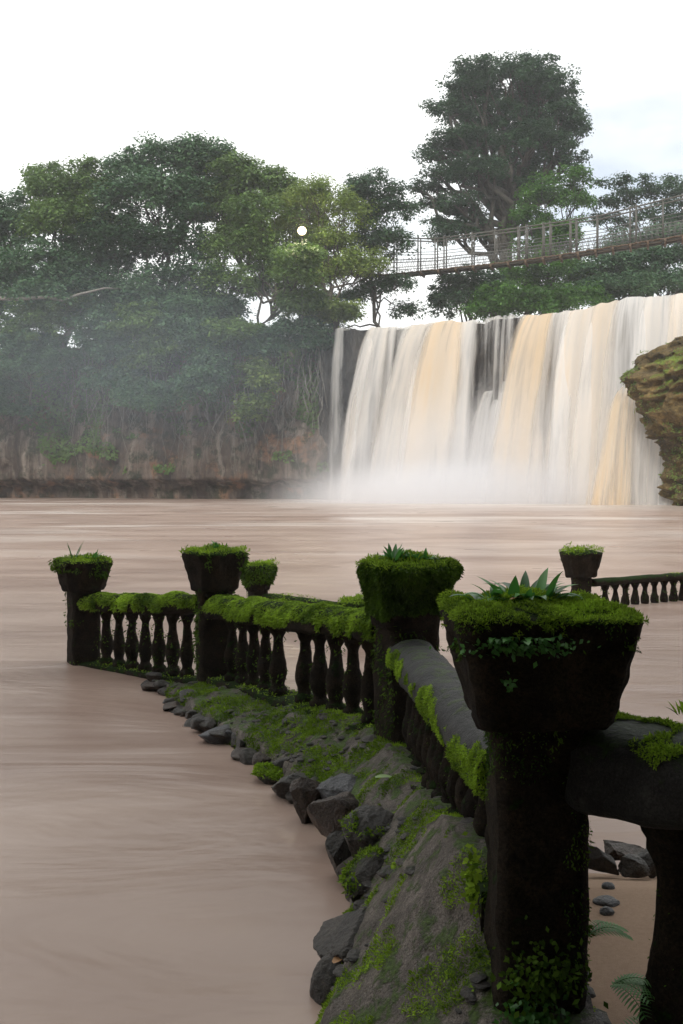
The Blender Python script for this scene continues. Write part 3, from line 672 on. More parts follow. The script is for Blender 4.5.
# ------------------------------------------------------------------ LEDGE under the balustrade
ST = [((-4.4, 12.6), (-4.0, 12.9, -.2)), ((-3.4, 11.5), (-3.1, 11.75, -.17)), ((-2.55, 10.75), (-2.4, 11.0, -.12)), ((-2.05, 10.3), (-1.8, 10.42, -.03)), ((-1.78, 9.8), (-1.38, 9.95, .07)), ((-1.46, 9.05), (-.97, 9.3, .15)),
      ((-1.02, 8.08), (-.47, 8.3, .27)), ((-.67, 7.4), (-.12, 7.55, .33)), ((-.36, 6.75), (.22, 6.7, .40)), ((-.14, 6.05), (.34, 5.95, .41)), ((.0, 5.3), (.39, 5.0, .53)),
      ((.03, 4.7), (.42, 4.2, .66)), ((-.03, 4.2), (.44, 3.6, .74)), ((-.18, 3.6), (.44, 3.1, .46)), ((-.34, 3.0), (.43, 2.5, .3)), ((-.6, 2.1), (.43, 1.8, .25)), ((-.8, 1.0), (.43, .8, .25)), ((-1.0, -1.5), (.43, -1.5, .25))]
W = np.array([s[0] for s in ST]); I3 = np.array([s[1] for s in ST])
seg = np.concatenate([[0], np.cumsum(np.linalg.norm(np.diff(I3[:, :2], axis=0), axis=1)+.15)]); ss = np.linspace(0, seg[-1], 560)
def sm(a, n=9):
    k = np.ones(n)/n; return np.convolve(np.pad(a, n//2, mode='edge'), k, 'valid')
Ws = np.stack([sm(np.interp(ss, seg, W[:, k])) for k in (0, 1)], 1); Is = np.stack([sm(np.interp(ss, seg, I3[:, k])) for k in (0, 1, 2)], 1)
tan = unit(np.gradient(Is[:, :2], axis=0)); inw = np.stack([-tan[:, 1], tan[:, 0]], 1)   # towards the enclosed side
rows = []
for t in np.concatenate([[-.35, -.2, -.08, 0.], np.linspace(.02, 1, 60), [1.1, 1.25, 1.45, 1.6, 1.7]]):
    if t < 0:
        P = np.stack([Ws[:, 0]-(Is[:, 0]-Ws[:, 0])*(-t)*.35, Ws[:, 1], t*1.6+.0*Ws[:, 0]], 1)
    elif t <= 1:
        z = .07+(Is[:, 2]-.07)*t**.9-.2*max(0, 1-t/.16)
        P = np.stack([Ws[:, 0]+(Is[:, 0]-Ws[:, 0])*t, Ws[:, 1]+(Is[:, 1]-Ws[:, 1])*t, z], 1)
        P[:, 2] = np.where(Is[:, 2] < 0, Is[:, 2]-.05*(1-t), P[:, 2])
    else:
        off = (t-1)*.75; P = np.stack([Is[:, 0]+inw[:, 0]*off, Is[:, 1]+inw[:, 1]*off, Is[:, 2]-(0 if t < 1.5 else (t-1.45)*4)], 1)
    P[:, 2] += fbm(P, 2.6, 4, 1)*.075+np.abs(fbm(P, 9, 3, 2))*.03+fbm(P, 30, 2, 3)*.006
    rows.append(P)
n = len(ss); V = np.concatenate(rows); i = (np.arange(len(rows)-1)[:, None]*n+np.arange(n-1)[None]).ravel(); Fq = np.stack([i, i+1, i+n+1, i+n], 1)
if (tris(Fq[:1])[0] is not None):
    T = tris(Fq); nz = np.cross(V[T[:, 1]]-V[T[:, 0]], V[T[:, 2]]-V[T[:, 0]])[:, 2].mean()
    if nz < 0: Fq = Fq[:, ::-1].copy()
LV, LF = V, Fq
tag(mesh_obj('path', V, Fq, M['ledge']), 'sloping wet stone ledge with moss patches outside the balustrade', kind='structure')
Pm, Fm, tm = moss_on(V, Fq, 900000, thr=.2, size=.009, mask_freq=5.0, mask_lo=.08, droop=.0, lift=.9, seed=50, keep=lambda P, N: P[:, 1] < 7.5)
Pf, Ff, tf = moss_on(V, Fq, 420000, thr=.2, size=.016, mask_freq=3.6, mask_lo=-.10, droop=.0, lift=.8, seed=60, keep=lambda P, N: (P[:, 1] > 6.0) & (P[:, 2] > -.02))
Va = np.concatenate([Pm, Pf]); Fa = np.concatenate([Fm, Ff+len(Pm)])
tag(mesh_obj('ground_moss', Va, Fa, M['moss'], smooth=False, attrs={'tint': np.concatenate([tm, tf*.6])}), 'bright green moss patches growing over the sloping ledge', 'moss', kind='stuff')
# stones set in the ledge (gravelly rubble)
P, N = sample(V, tris(Fq), 5200); k = (P[:, 2] > .05) & (fbm(P, 1.5, 3, 70) > -.1); P = P[k]; pl = []
for p in P:
    v, f = ICO[2]; r_ = random.uniform(.006, .028)*(1 if random.random() < .9 else 1.9); q = v*np.array([r_*random.uniform(.8, 1.7), r_*random.uniform(.8, 1.6), r_*.5]); a = random.uniform(0, 3)
    q = np.stack([q[:, 0]*math.cos(a)-q[:, 1]*math.sin(a), q[:, 0]*math.sin(a)+q[:, 1]*math.cos(a), q[:, 2]], 1)*(1+.25*fbm(v+p, 2., 2))[:, None]
    pl.append((q+p, f))
V2, Fl2 = merge(pl); tag(mesh_obj('rubble', V2, Fl2, M['rock'], smooth=False), 'small dark stones bedded in the sloping ledge', 'gravel', kind='stuff')

# sand inside the enclosure
def sandz(X, Y):
    P = np.stack([X, Y, X*0], -1); return .34-np.clip(Y-4.3, 0, 9)*.33+fbm(P, 2., 3, 5)*.02-np.clip(1.2-X, 0, 1)*0
o, _ = sheet('sand', .75, 6, -3, 6.4, 0, M['sand'], 120, 160, sandz); tag(o, 'brown sand inside the balustrade', kind='structure')

# ------------------------------------------------------------------ BALUSTRADE
def post_thing(label, x, y, z0, z1, a=.155, rot=0., moss=2500, mat='concrete', mscale=.02):
    root = thing('balustrade_post', (x, y, z0), label, 'post', 'square posts carrying the planters')
    h = z1-z0; zs = np.linspace(0, 1, int(18+h*30)); rings = [oct_ring(a*(1.07 if (t > .93) else 1.), a*1.28, 56, rot, z0+h*t, x, y) for t in zs]
    V, Fl = loft(rings); V = displace(V, Fl, .022, 7, 4, x); part('shaft', root, V, Fl, M[mat])
    if moss: add_moss('moss', root, V, Fl, moss, 'moss_dark', thr=-.4, size=mscale, mask_freq=4., mask_lo=.0, droop=.8, lift=.5, seed=int(abs(x*10)))
    return root
def planter(label, x, y, z0, h, rim, rot=0., topmoss=9000, sidemoss=5000, ms=.015, side_thr=-.3, mlo=0., shape='oct', mat='moss'):
    root = thing('planter', (x, y, z0), label, 'planter', 'tapered stone planters on the posts')
    prof = [(0, .5), (.01, .64), (.03, .69), (.08, .72), (.2, .755), (.4, .82), (.6, .885), (.78, .945), (.82, .965), (.88, .975), (.95, .975), (.985, .95), (1.0, .9), (1.01, .8), (1.03, .6), (1.06, .3), (1.07, .05)]
    pz = np.linspace(0, len(prof)-1, 60); rings = []
    for q in pz:
        i = int(q); f = q-i; j = min(i+1, len(prof)-1); zt = prof[i][0]*(1-f)+prof[j][0]*f; rr = (prof[i][1]*(1-f)+prof[j][1]*f)*rim
        rings.append(oct_ring(rr, rr*(1.07 if shape == 'oct' else 1.31), 96, rot, z0+h*zt, x, y))
    V, Fl = loft(rings); V = displace(V, Fl, .03*rim/.32, 6, 4, x*3+1); V = displace(V, Fl, .008, 28, 3, x*3+1)
    part('bowl', root, V, Fl, M['concrete'])
    zt = z0+h*.86
    add_moss('moss', root, V, Fl, topmoss, mat, thr=.35, size=ms, mask_freq=7., mask_lo=-.32, droop=.0, lift=1., seed=3+int(abs(x*7)), cush=3.4, keep=lambda P, N: P[:, 2] > zt-.03)
    if sidemoss: add_moss('side_moss', root, V, Fl, sidemoss, 'moss_dark', thr=side_thr, size=ms*1.25, mask_freq=5., mask_lo=mlo, droop=1.1, lift=.5, seed=13+int(abs(x*7)), keep=lambda P, N: (P[:, 2] > z0+h*.1) & (fbm(P, 6, 2, 5)*.25+(P[:, 2]-z0)/h > (.22 if mlo < -.8 else .35 if mlo < 0 else .55)))
    return root
PROF = [(0, .078), (.09, .08), (.1, .062), (.15, .05), (.22, .062), (.32, .078), (.42, .074), (.55, .055), (.7, .042), (.78, .04), (.82, .052), (.86, .066), (.9, .06), (.91, .078), (1., .08)]
def baluster_mesh(h, k=1.):
    zs = np.linspace(0, 1, 34); rings = [circ(k*np.interp(z, [p[0] for p in PROF], [p[1] for p in PROF]), 18, h*z) for z in zs]
    return loft(rings)
def balustrade(label, p0, p1, nb, w=.30, th=.20, foot0=None, foot1=None, mossn=9000, msize=.02, railmat='concrete', thr=.25, mlo=-.6, droop=.9, inset=.2, bk=1., plinth=True, mossmat='moss', lumps=.03, edge=None, skip=()):
    """p0,p1: centre of the rail's top; foot z at both ends"""
    p0 = np.array(p0, float); p1 = np.array(p1, float); root = thing('balustrade', (p0+p1)/2*np.array([1, 1, 0])+np.array([0, 0, (foot0+foot1)/2]), label, 'balustrade', 'runs of balustrade between the posts')
    d = p1-p0; L = np.linalg.norm(d[:2]); dh = np.array([d[0], d[1], 0])/L; nrm = np.array([-dh[1], dh[0], 0]); rings = []
    th_ = np.linspace(0, 2*math.pi, 40, endpoint=False); m = int(L/.03)+2
    cs, sn = np.cos(th_), np.sin(th_)
    cx_ = np.sign(cs)*np.abs(cs)**.75*w/2; cz_ = np.where(sn >= 0, sn**.9 if False else np.abs(sn)**.9*th*.55, -np.abs(sn)**.35*th*.45)
    for t in np.linspace(0, 1, m):
        c = p0+d*t-np.array([0, 0, th*.55]); rings.append(c+nrm*cx_[:, None]+np.array([0, 0, 1.])*cz_[:, None])
    V, Fl = loft(rings); V = displace(V, Fl, lumps, 5, 4, 2.)
    rail = part('rail', root, V, Fl, M[railmat])
    if mossn: add_moss('moss', root, V, Fl, mossn, mossmat, sub=None, thr=thr, size=msize, mask_freq=3.5, mask_lo=mlo, droop=droop, lift=.6, seed=7, keep=edge)
    for i in range(nb):
        if i in skip: continue
        t = (inset+(L-2*inset)*(i+.5)/nb)/L; top = p0+d*t; fz = foot0+(foot1-foot0)*t; h = top[2]-th*.8-fz
        v, f = baluster_mesh(h, bk*random.uniform(.94, 1.05)); v = v+np.array([top[0], top[1], fz]); v = displace(v, f, .012, 14, 3, i)
        ba = part('baluster', root, v, f, M['concrete'])
        if mossn and L < 6: add_moss('moss', root, v, f, 260, 'moss_dark', sub=ba, thr=-.6, size=msize, mask_freq=8, mask_lo=.05, droop=.8, lift=.5, seed=i)
    if plinth:
        rings = []
        for t in np.linspace(0, 1, m//2+2):
            c = p0+d*t; c[2] = foot0+(foot1-foot0)*t-.09; rings.append(np.array([c+nrm*a*w*.46+np.array([0, 0, b]) for a, b in ((-1, -.1), (1, -.1), (1, 0), (1, .09), (.5, .1), (0, .1), (-.5, .1), (-1, .09))]))
        v, f = loft(rings); v = displace(v, f, .03, 6, 3, 5.); pn = part('plinth', root, v, f, M['concrete'])
        if mossn: add_moss('moss', root, v, f, 2500, 'moss', sub=pn, thr=.1, size=msize, mask_freq=4, mask_lo=-.1, droop=.2, lift=.7, seed=11)
    return root

# nearest post and planter
P4 = (.622, 3.2); P3 = (.43, 6.6); P2 = (-1.285, 10.1); P1 = (-2.965, 11.5)
post_thing('massive dark nearest post filling the lower right', *P4, -.1, 1.38, .140, .0, 16000, mscale=.010)
planter('largest nearest planter with a broad mossy top and glossy leaves', *P4, 1.335, .36, .288, .03, 110000, 26000, .0085, -.2, .08, 'sq')
post_thing('dark post beneath the thickly mossed planter in the middle', *P3, .1, 1.18, .17, .4, 5000, mscale=.022)
planter('middle planter wrapped in a thick coat of shaggy green moss', *P3, 1.13, .42, .285, .45, 26000, 110000, .016, -1.2, -.9)
post_thing('dark mossy post at the corner where the rail bends toward the water', *P2, -.2, 1.03, .165, .3, 5000, mscale=.026)
planter('planter with sharp dark sides on the bend of the rail, second from left', *P2, .99, .39, .30, .75, 8000, 8000, .020, -.3, .0)
post_thing('leftmost dark post standing in the brown water', *P1, -.5, .86, .16, .5, 2500, mscale=.024)
planter('leftmost planter with a few upright shoots', *P1, .83, .35, .30, .65, 8000, 7000, .020, -.3, .0)

balustrade('moss topped balustrade run at the far left, its feet in the water', (-2.88, 11.43, .80), (-1.36, 10.17, .94), 7, .31, .20, .02, .06, 60000, .026, thr=.0, lumps=.04)
balustrade('thickly moss covered balustrade run between the bend and the middle planter', (-1.2, 9.94, .93), (.36, 6.75, 1.20), 11, .33, .20, .14, .40, 130000, .024, thr=-.05, lumps=.05, skip=(5,))
balustrade('bare grey topped balustrade run leading to the nearest post', (.44, 6.45, 1.08), (.60, 3.35, 1.22), 13, .29, .20, .33, .72, 200000, .0095, 'grey_rail', thr=-.5, mlo=-.45, droop=.5, lumps=.028, inset=.15,
           edge=lambda P, N: (P[:, 0] < np.interp(P[:, 1], [3.35, 6.45], [.60, .44])-.135+fbm(P, 6, 4, 4)*.075) & (P[:, 2] < 1.3))
balustrade('thick nearest handrail at the right edge with a stout baluster', (.82, 3.20, 1.345), (1.82, 2.33, 1.355), 3, .40, .27, .1, .1, 160000, .0095, 'dark_rail', thr=.3, mlo=-.22, droop=0., inset=.05, bk=1.4, lumps=.03, plinth=True,
           edge=lambda P, N: (P[:, 0]*.656+P[:, 1]*.754+fbm(P, 4, 4, 8)*.6 > 2.90))
# far, flooded balustrade in the pool
post_thing('small distant post behind the bend, half hidden by the mossy rail', -1.26, 15, -.5, .48, .13, .3, 800, mscale=.03)
planter('small round mossy planter just right of and behind the bend planter', -1.26, 15, .45, .37, .25, .2, 4000, 6000, .03, -.6, -.3)
post_thing('distant post standing in the pool at the right', 3.93, 16.4, -.5, .52, .13, .2, 300, mscale=.03)
planter('small distant planter with a clean faceted rim right of the nearest planter', 3.93, 16.4, .5, .42, .32, .39, 3000, 500, .03, -.3, .3)
post_thing('distant stub post in the pool just left of the middle planter', .24, 13.1, -.5, .3, .15, .2, 500, mscale=.03)
planter('squat broken planter overgrown with moss left of the middle planter', .24, 13.1, .28, .22, .25, .3, 3500, 3500, .03, -.6, -.4)
balustrade('dark flooded rail running behind the mossy balustrade', (-1.1, 14.9, .41), (.08, 13.2, .47), 5, .22, .1, -.4, -.3, 1500, .03, thr=.3, mlo=0, plinth=False, lumps=.01)
balustrade('flooded balustrade run with small balusters at the right edge of the pool', (4.1, 16.45, .47), (7.4, 18.2, .50), 15, .28, .12, -.12, -.12, 3000, .03, thr=.4, mlo=.1, plinth=False, lumps=.01, bk=.95)

# ------------------------------------------------------------------ PLANTS
def lance(base, direc, L, wid, curl=.6, seg=7, fold=.25):
    base = np.array(base, float); d = np.array(direc, float); d /= np.linalg.norm(d); side_ = np.cross(d, [0, 0, 1.]); side_ = side_/(np.linalg.norm(side_)+1e-6)
    V = []; F_ = []; p = base.copy(); dd = d.copy()
    for i in range(seg+1):
        t = i/seg; w = wid*math.sin(math.pi*min(1, (t*.93+.07))**.8)*.5*(1 if t < 1 else 0)+.0006
        up = np.cross(side_, dd); V += [p-side_*w+up*w*fold, p, p+side_*w+up*w*fold]
        p = p+dd*L/seg; dd = dd+np.array([0, 0, -curl/seg*(1+t)]); dd /= np.linalg.norm(dd)
    for i in range(seg):
        a = i*3; F_ += [(a, a+1, a+4, a+3), (a+1, a+2, a+5, a+4)]
    return np.array(V), F_
def plant(name, label, base, n, L, wid, spread=.1, mat='pot_leaf', up=1.0, curl=.6, group='plants growing in the planters', cat='plant', lean=(0, 0)):
    root = thing(name, base, label, cat, group); pl = []; ts = []
    for i in range(n):
        a = random.uniform(0, 6.283); r_ = spread*math.sqrt(random.random()); t = random.uniform(.2, 1)
        b = np.array(base)+np.array([r_*math.cos(a), r_*math.sin(a), 0]); a += random.uniform(-.8, .8)
        dr = (math.cos(a)*t+lean[0], math.sin(a)*t+lean[1], up*random.uniform(.4, 1.2)); v, f = lance(b, dr, L*random.uniform(.55, 1.15), wid*random.uniform(.7, 1.2), curl*random.uniform(.4, 1.6))
        pl.append((v, f)); ts += [random.random()]*len(f)
    V, Fl = merge(pl); part('leaves', root, V, Fl, M[mat], attrs={'tint': ts}); return root
def fern(label, base, n, L, group='ferns round the nearest post', dirs=None, mat='fern'):
    root = thing('fern', base, label, 'fern', group); pl = []; ts = []
    for i in range(n):
        a = random.uniform(0, 6.28) if dirs is None else dirs[i % len(dirs)]+random.uniform(-.25, .25)
        ax = np.array([math.cos(a), math.sin(a), random.uniform(.3, 1.0)]); ax /= np.linalg.norm(ax); p = np.array(base, float); ln = L*random.uniform(.7, 1.1); m = 13; t0 = random.random()
        for k in range(m):
            t = k/m; ax2 = ax+np.array([0, 0, -1.2*t]); ax2 /= np.linalg.norm(ax2); q = p+ax2*ln/m; sd = np.cross(ax2, [0, 0, 1.]); sd /= np.linalg.norm(sd)+1e-6
            v, f = tube(np.array([p, q]), [.0015, .0012], 3); pl.append((v, f)); ts += [t0]*len(f)
            for s in (-1, 1):
                v, f = lance(p, sd*s+ax2*.45, ln*.30*(math.sin(math.pi*(t*.8+.12)))**.8, ln*.04, .25, 3, .1); pl.append((v, f)); ts += [t0]*len(f)
            p = q
    V, Fl = merge(pl); part('fronds', root, V, Fl, M[mat], attrs={'tint': ts}); return root
zt = 1.335+.36*1.02
plant('potted_plant', 'glossy broad pointed leaves at the left of the nearest planter', (.50, 3.2, zt), 30, .105, .036, .07, up=.75, curl=1.1)
plant('potted_plant', 'tallest glossy leaf clump in the centre of the nearest planter', (.59, 3.2, zt), 46, .125, .034, .085, up=.8, curl=1.0)
plant('potted_plant', 'low leafy sprig at the right of the centre clump in the nearest planter', (.67, 3.2, zt), 34, .065, .026, .06, up=.6)
fern('low dark fern among the glossy leaves of the nearest planter', (.56, 3.12, zt), 9, .12, mat='pot_leaf')
plant('potted_plant', 'single long thin arching leaf over the nearest planter', (.62, 3.25, zt+.02), 1, .15, .014, .01, up=.5, curl=.9, lean=(1.4, 0))
fern('small bright fern at the right corner of the nearest planter', (.765, 3.25, zt-.01), 6, .12)
plant('potted_plant', 'upright grassy leaves at the left of the middle planter', (.33, 6.55, 1.57), 26, .12, .028, .08, up=1.1)
plant('potted_plant', 'upright leaves at the right of the middle planter', (.50, 6.6, 1.57), 24, .10, .028, .09, up=1.0)
plant('potted_plant', 'short dark shoots on top of the bend planter', (-1.24, 10.1, 1.39), 9, .13, .035, .1, up=1.2)
plant('potted_plant', 'tall thin shoot on the left of the leftmost planter', (-3.06, 11.45, 1.19), 5, .21, .035, .03, up=2.2, curl=.2)
plant('potted_plant', 'small low shoots on the right of the leftmost planter', (-2.85, 11.45, 1.19), 9, .14, .03, .09, up=1.1)
plant('potted_plant', 'sprig drooping over the front rim of the nearest planter', (.53, 2.92, 1.64), 40, .035, .02, .09, 'fern', up=.2, lean=(0, -.5), group='ferns round the nearest post')
# small leaved plants on the nearest post and at its foot
def leafy(label, cen, rx, rz, n, L, mat='fern', ynear=None):
    root = thing('creeping_plant', cen, label, 'plant', 'creeping plants on the nearest post'); P = np.array(cen)+RNG.normal(size=(n, 3))*np.array([rx, .012, rz])
    N = np.tile([0, -.8, .5], (n, 1)); LL = L*(.6+RNG.random(n)*.8); V, Fq = leaf_quads(P, N, LL, LL*.6, .3, .7); part('leaves', root, V, Fq, M[mat], smooth=False, attrs={'tint': RNG.random(n)})
leafy('leafy creeper spreading low on the front of the nearest post', (.61, 3.02, .60), .06, .05, 340, .022, 'moss_dark')
leafy('tiny leaved creeper lowest on the front of the nearest post', (.58, 3.02, .47), .05, .03, 200, .022, 'fern')
leafy('small leaf rosette on the shadowed front of the nearest planter', (.53, 2.905, 1.615), .075, .012, 300, .017, 'fern')
leafy('single tiny leaf tuft midway down the nearest planter', (.49, 2.93, 1.50), .008, .012, 18, .018, 'fern')
leafy('bright leaf tuft between the nearest post and the last thin balusters', (.44, 3.35, .76), .01, .05, 130, .025, 'moss')
fern('green fern at the right foot of the nearest post', (.84, 3.0, .40), 8, .17, dirs=[0, -.5, .5, 1.2, -1.2])
fern('bright fern fronds hanging before the sand under the near handrail', (.83, 3.05, .56), 6, .16, dirs=[.2, -.4, -1.0])
fern('small fern growing on the side of the nearest post', (.79, 3.2, .64), 4, .14, dirs=[0, .5])
plant('moss_tuft', 'mossy tuft at the right edge on top of the near handrail', (1.03, 2.98, 1.40), 30, .05, .012, .03, 'moss', up=1., group='creeping plants on the nearest post')

# ------------------------------------------------------------------ SHORE ROCKS
g5 = 'stones along the water edge'
ROCKS = [ # px, py, w px, h px, d, mat, label
 (341, 990, 56, 62, 4.08, 'rock', 'rounded brown boulder nearest the camera with an orange leaf on it'),
 (385, 940, 86, 52, 4.25, 'rock', 'large dark angular stone behind the nearest rounded boulder'),
 (374, 893, 48, 52, 4.7, 'rock', 'mossy upright stone third from the camera'),
 (384, 855, 56, 56, 5.1, 'rock', 'big jagged dark stone with a moss streak halfway along the edge'),
 (348, 864, 20, 40, 5.3, 'rock', 'thin upright stone standing in the water beside the jagged one'),
 (344, 826, 40, 42, 5.7, 'rock_brown', 'big brown block with a flat top midway along the water edge'),
 (352, 790, 52, 24, 6.15, 'rock_grey', 'flat bluish grey slab above the tall brown block'),
 (317, 806, 30, 36, 6.2, 'rock_brown', 'reddish brown cube shaped stone at the water edge'),
 (304, 786, 54, 28, 6.6, 'rock', 'broad dark flat topped stone left of the reddish cube'),
 (271, 775, 24, 18, 7.0, 'rock', 'small mossy stone half under water next to the broad flat one'),
 (284, 757, 50, 20, 7.4, 'rock_brown', 'brown sloping slab lying behind the water line stones'),
 (252, 757, 28, 20, 7.5, 'rock', 'small dark wedge stone touching the brown slab'),
 (228, 738, 46, 15, 8.05, 'rock_grey', 'long low grey stone at the bend of the shore'),
 (206, 725, 30, 14, 8.55, 'rock', 'dark stone just beyond the long low grey one'),
 (190, 712, 30, 11, 9.0, 'rock_brown', 'thin brown stone second from the far end of the stone edge'),
 (176, 702, 18, 8, 9.45, 'rock', 'farthest small stone of the edge, barely above the water'),
 (330, 765, 40, 20, 7.1, 'rock', 'mossy stone on the slope above the broad flat one'),
 (362, 925, 26, 24, 4.55, 'rock', 'small dark stone wedged between the angular and the mossy stone'),
 (408, 832, 26, 20, 5.2, 'rock_grey', 'small grey stone on the ledge right of the jagged stone')]
for i, (px_, py_, w, h, d, mt, lab) in enumerate(ROCKS):
    c = at(px_, py_, d); k_ = 1.15 if i == 0 else 1.5; rx = w*d/2000*k_; rz2 = h*d/2000*k_; c = c+(np.array([-.05, -.03, .045]) if 0 < i < 8 else 0); v, f = ICO[6 if i < 10 else 4]; v = v.copy()
    q = v+i*3.7
    if i == 0: v = v*(1+.14*fbm(q, 1.1, 3)-.07*np.abs(fbm(q, 4, 4))-.03*np.abs(fbm(q, 14, 4)))[:, None]
    else:   # angular: cut by random planes
        rs = np.random.default_rng(i+5)
        for _ in range(11):
            nn = unit(rs.normal(size=3)); dd = v@nn; lim = rs.uniform(.38, .75); v = np.where((dd > lim)[:, None], v-(dd-lim)[:, None]*nn*.92, v)
        v = v*(1+.12*fbm(q, 1.8, 4)-.09*np.abs(fbm(q, 4.5, 5))-.035*np.abs(fbm(q, 16, 4)))[:, None]
    v = v*np.array([rx, max(rx*.9, .08), rz2]); 
    if i == 0: BV = v+c; LEAF = BV[np.argmax(BV[:, 2]-BV[:, 1]*.9+BV[:, 0]*.25)]+np.array([-.03, -.012, .012])
    o = mesh_obj('shore_stone', v+c, f, M[mt], loc=c); tag(o, lab, 'stone', g5)
    if 'moss' in lab or i in (3,):
        Vq, Fq2, t = moss_on(v, f, 5000, thr=.45, size=.016, mask_freq=5, mask_lo=-.05, droop=.2, lift=.8, seed=i); mesh_obj('moss', Vq, Fq2, M['moss'], o, smooth=False, attrs={'tint': t})
# the row of small broken stones between and beyond the big ones
for j, dy in enumerate(np.linspace(4.45, 10.3, 44)):
    k = int(np.argmin(np.abs(Ws[:, 1]-dy))); r_ = random.uniform(.05, .10); v, f = ICO[4 if dy < 7 else 3]; rs = np.random.default_rng(300+j); v = v.copy()
    for _ in range(9):
        nn = unit(rs.normal(size=3)); dd = v@nn; lim = rs.uniform(.4, .8); v = np.where((dd > lim)[:, None], v-(dd-lim)[:, None]*nn*.92, v)
    v = v*(1+.14*fbm(v+j, 2., 4)-.07*np.abs(fbm(v+j, 6, 4)))[:, None]*np.array([r_*random.uniform(1, 1.6), r_*random.uniform(1, 1.5), r_*random.uniform(.7, 1.)])
    c = np.array([Ws[k, 0]+random.uniform(-.03, .16), Ws[k, 1]+random.uniform(-.06, .06), random.uniform(.0, .09)])
    tag(mesh_obj('edge_stone', v+c, f, M[random.choice(['rock', 'rock', 'rock_brown'])], loc=c), 'small broken dark stone in the row along the water edge', 'stone', 'small stones in the row along the water edge')
# rocks and stones on the inner sand
for i, (px_, py_, w, h, d, mt, lab) in enumerate([(600, 862, 34, 34, 5.0, 'rock', 'dark rock behind the sand, beside the nearest post'), (632, 868, 30, 26, 4.9, 'rock', 'dark rock with a green top behind the sand under the handrail'), (618, 850, 50, 22, 5.2, 'rock_brown', 'brown rock at the back of the sand between two dark ones'), (650, 860, 30, 36, 5.0, 'rock', 'mossy rock behind the stout baluster'),
      (608, 910, 13, 6, 4.3, 'rock_grey', 'small dark pebble on the sand, topmost of the three'), (606, 923, 26, 7, 4.15, 'rock_grey', 'long flat grey stone on the sand'), (607, 932, 15, 8, 4.05, 'rock_grey', 'rounded grey pebble lowest on the sand')]):
    c = at(px_, py_, d)
    if i > 3: c[2] = .35
    v, f = ICO[5]; rx = w*d/2000; rz2 = h*d/2000; q = v+i*5
    if i < 4:
        rs = np.random.default_rng(i+50)
        for _ in range(12):
            nn = unit(rs.normal(size=3)); dd = v@nn; lim = rs.uniform(.35, .75); v = np.where((dd > lim)[:, None], v-(dd-lim)[:, None]*nn*.92, v)
        rx *= 1.35
    v = v*(1+.2*fbm(q, 1.5, 4)-.08*np.abs(fbm(q, 5, 4)))[:, None]*np.array([rx, rx*.8, rz2 if i < 4 else .02])
    tag(mesh_obj('stone', v+c, f, M[mt], loc=c), lab, 'stone', 'stones on the inner sand')
def on_ledge(x, y):
    m = (np.abs(LV[:, 0]-x) < .06) & (np.abs(LV[:, 1]-y) < .06); return float(LV[m, 2].max())
def ground_leaf(label, p, L, w, mat, dr, tilt):
    v, f = lance((0, 0, 0), dr, L, w, .3, 8, .15); o = mesh_obj('fallen_leaf', v+np.array(p), f, M[mat], loc=tuple(p), attrs={'tint': [.5]*len(f)}); tag(o, label, 'leaf')
ground_leaf('pale green fallen leaf lying on the ledge above the big stones', (.19, 5.62, on_ledge(.19, 5.62)+.02)+np.array([0, 0, .0]), .12, .06, 'pale_leaf', (1, .1, .1), 0)
ground_leaf('orange brown dead leaf lying on the nearest boulder', LEAF, .07, .045, 'dead_leaf', (.7, .3, .35), 0)
ground_leaf('brown dead leaf lying among the moss of the nearest planter', (.52, 3.08, zt+.03), .05, .025, 'dead_leaf', (1, .1, .3), 0)

# ------------------------------------------------------------------ AIR
def vol_box(name, lo, hi, dens, col=(.92, .95, 1.)):
    lo = np.array(lo, float); hi = np.array(hi, float); V, Fl = box((lo+hi)/2, hi-lo)
    m, nt = mat_new(name); out = nt.nodes.new('ShaderNodeOutputMaterial'); p = nt.nodes.new('ShaderNodeVolumePrincipled')
    p.inputs['Color'].default_value = (*col, 1); p.inputs['Density'].default_value = dens; p.inputs['Anisotropy'].default_value = .2
    nt.links.new(p.outputs[0], out.inputs['Volume'])
    return mesh_obj(name, V, Fl, m, smooth=False), m, p
o, _, _ = vol_box('haze', (-245, -75, -5), (245, 335, 62), .0005); tag(o, kind='stuff')
def mist(name, cen, rad, dens, label):
    v, f = ICO[3]; V = v*1.0
    m, nt = mat_new(name); N = nt.nodes; out = N.new('ShaderNodeOutputMaterial'); p = N.new('ShaderNodeVolumePrincipled')
    tc = N.new('ShaderNodeTexCoord'); ln = N.new('ShaderNodeVectorMath'); ln.operation = 'LENGTH'; nt.links.new(tc.outputs['Object'], ln.inputs[0])
    mr = N.new('ShaderNodeMapRange'); mr.interpolation_type = 'SMOOTHERSTEP'; nt.links.new(ln.outputs['Value'], mr.inputs[0]); mr.inputs[1].default_value = 1.; mr.inputs[2].default_value = .0; mr.inputs[3].default_value = 0.; mr.inputs[4].default_value = dens
    nt.links.new(mr.outputs[0], p.inputs['Density']); p.inputs['Color'].default_value = (.74, .87, 1, 1) if dens < .05 else (.98, .98, 1, 1); nt.links.new(p.outputs[0], out.inputs['Volume'])
    o = mesh_obj(name, V, f, m); o.location = cen; o.scale = rad; tag(o, label, kind='stuff'); return o
mist('mist', (17, 94, .5), (29, 12, 13), .18, 'white spray rising at the foot of the waterfall')
mist('mist', (15, 91.5, .2), (26, 8, 5.0), .7, 'dense white spray right where the falling water meets the pool')
mist('mist', (-20, 99, 13.0), (38, 13, 15), .013, 'bluish mist drifting left from the falls across the cliff')

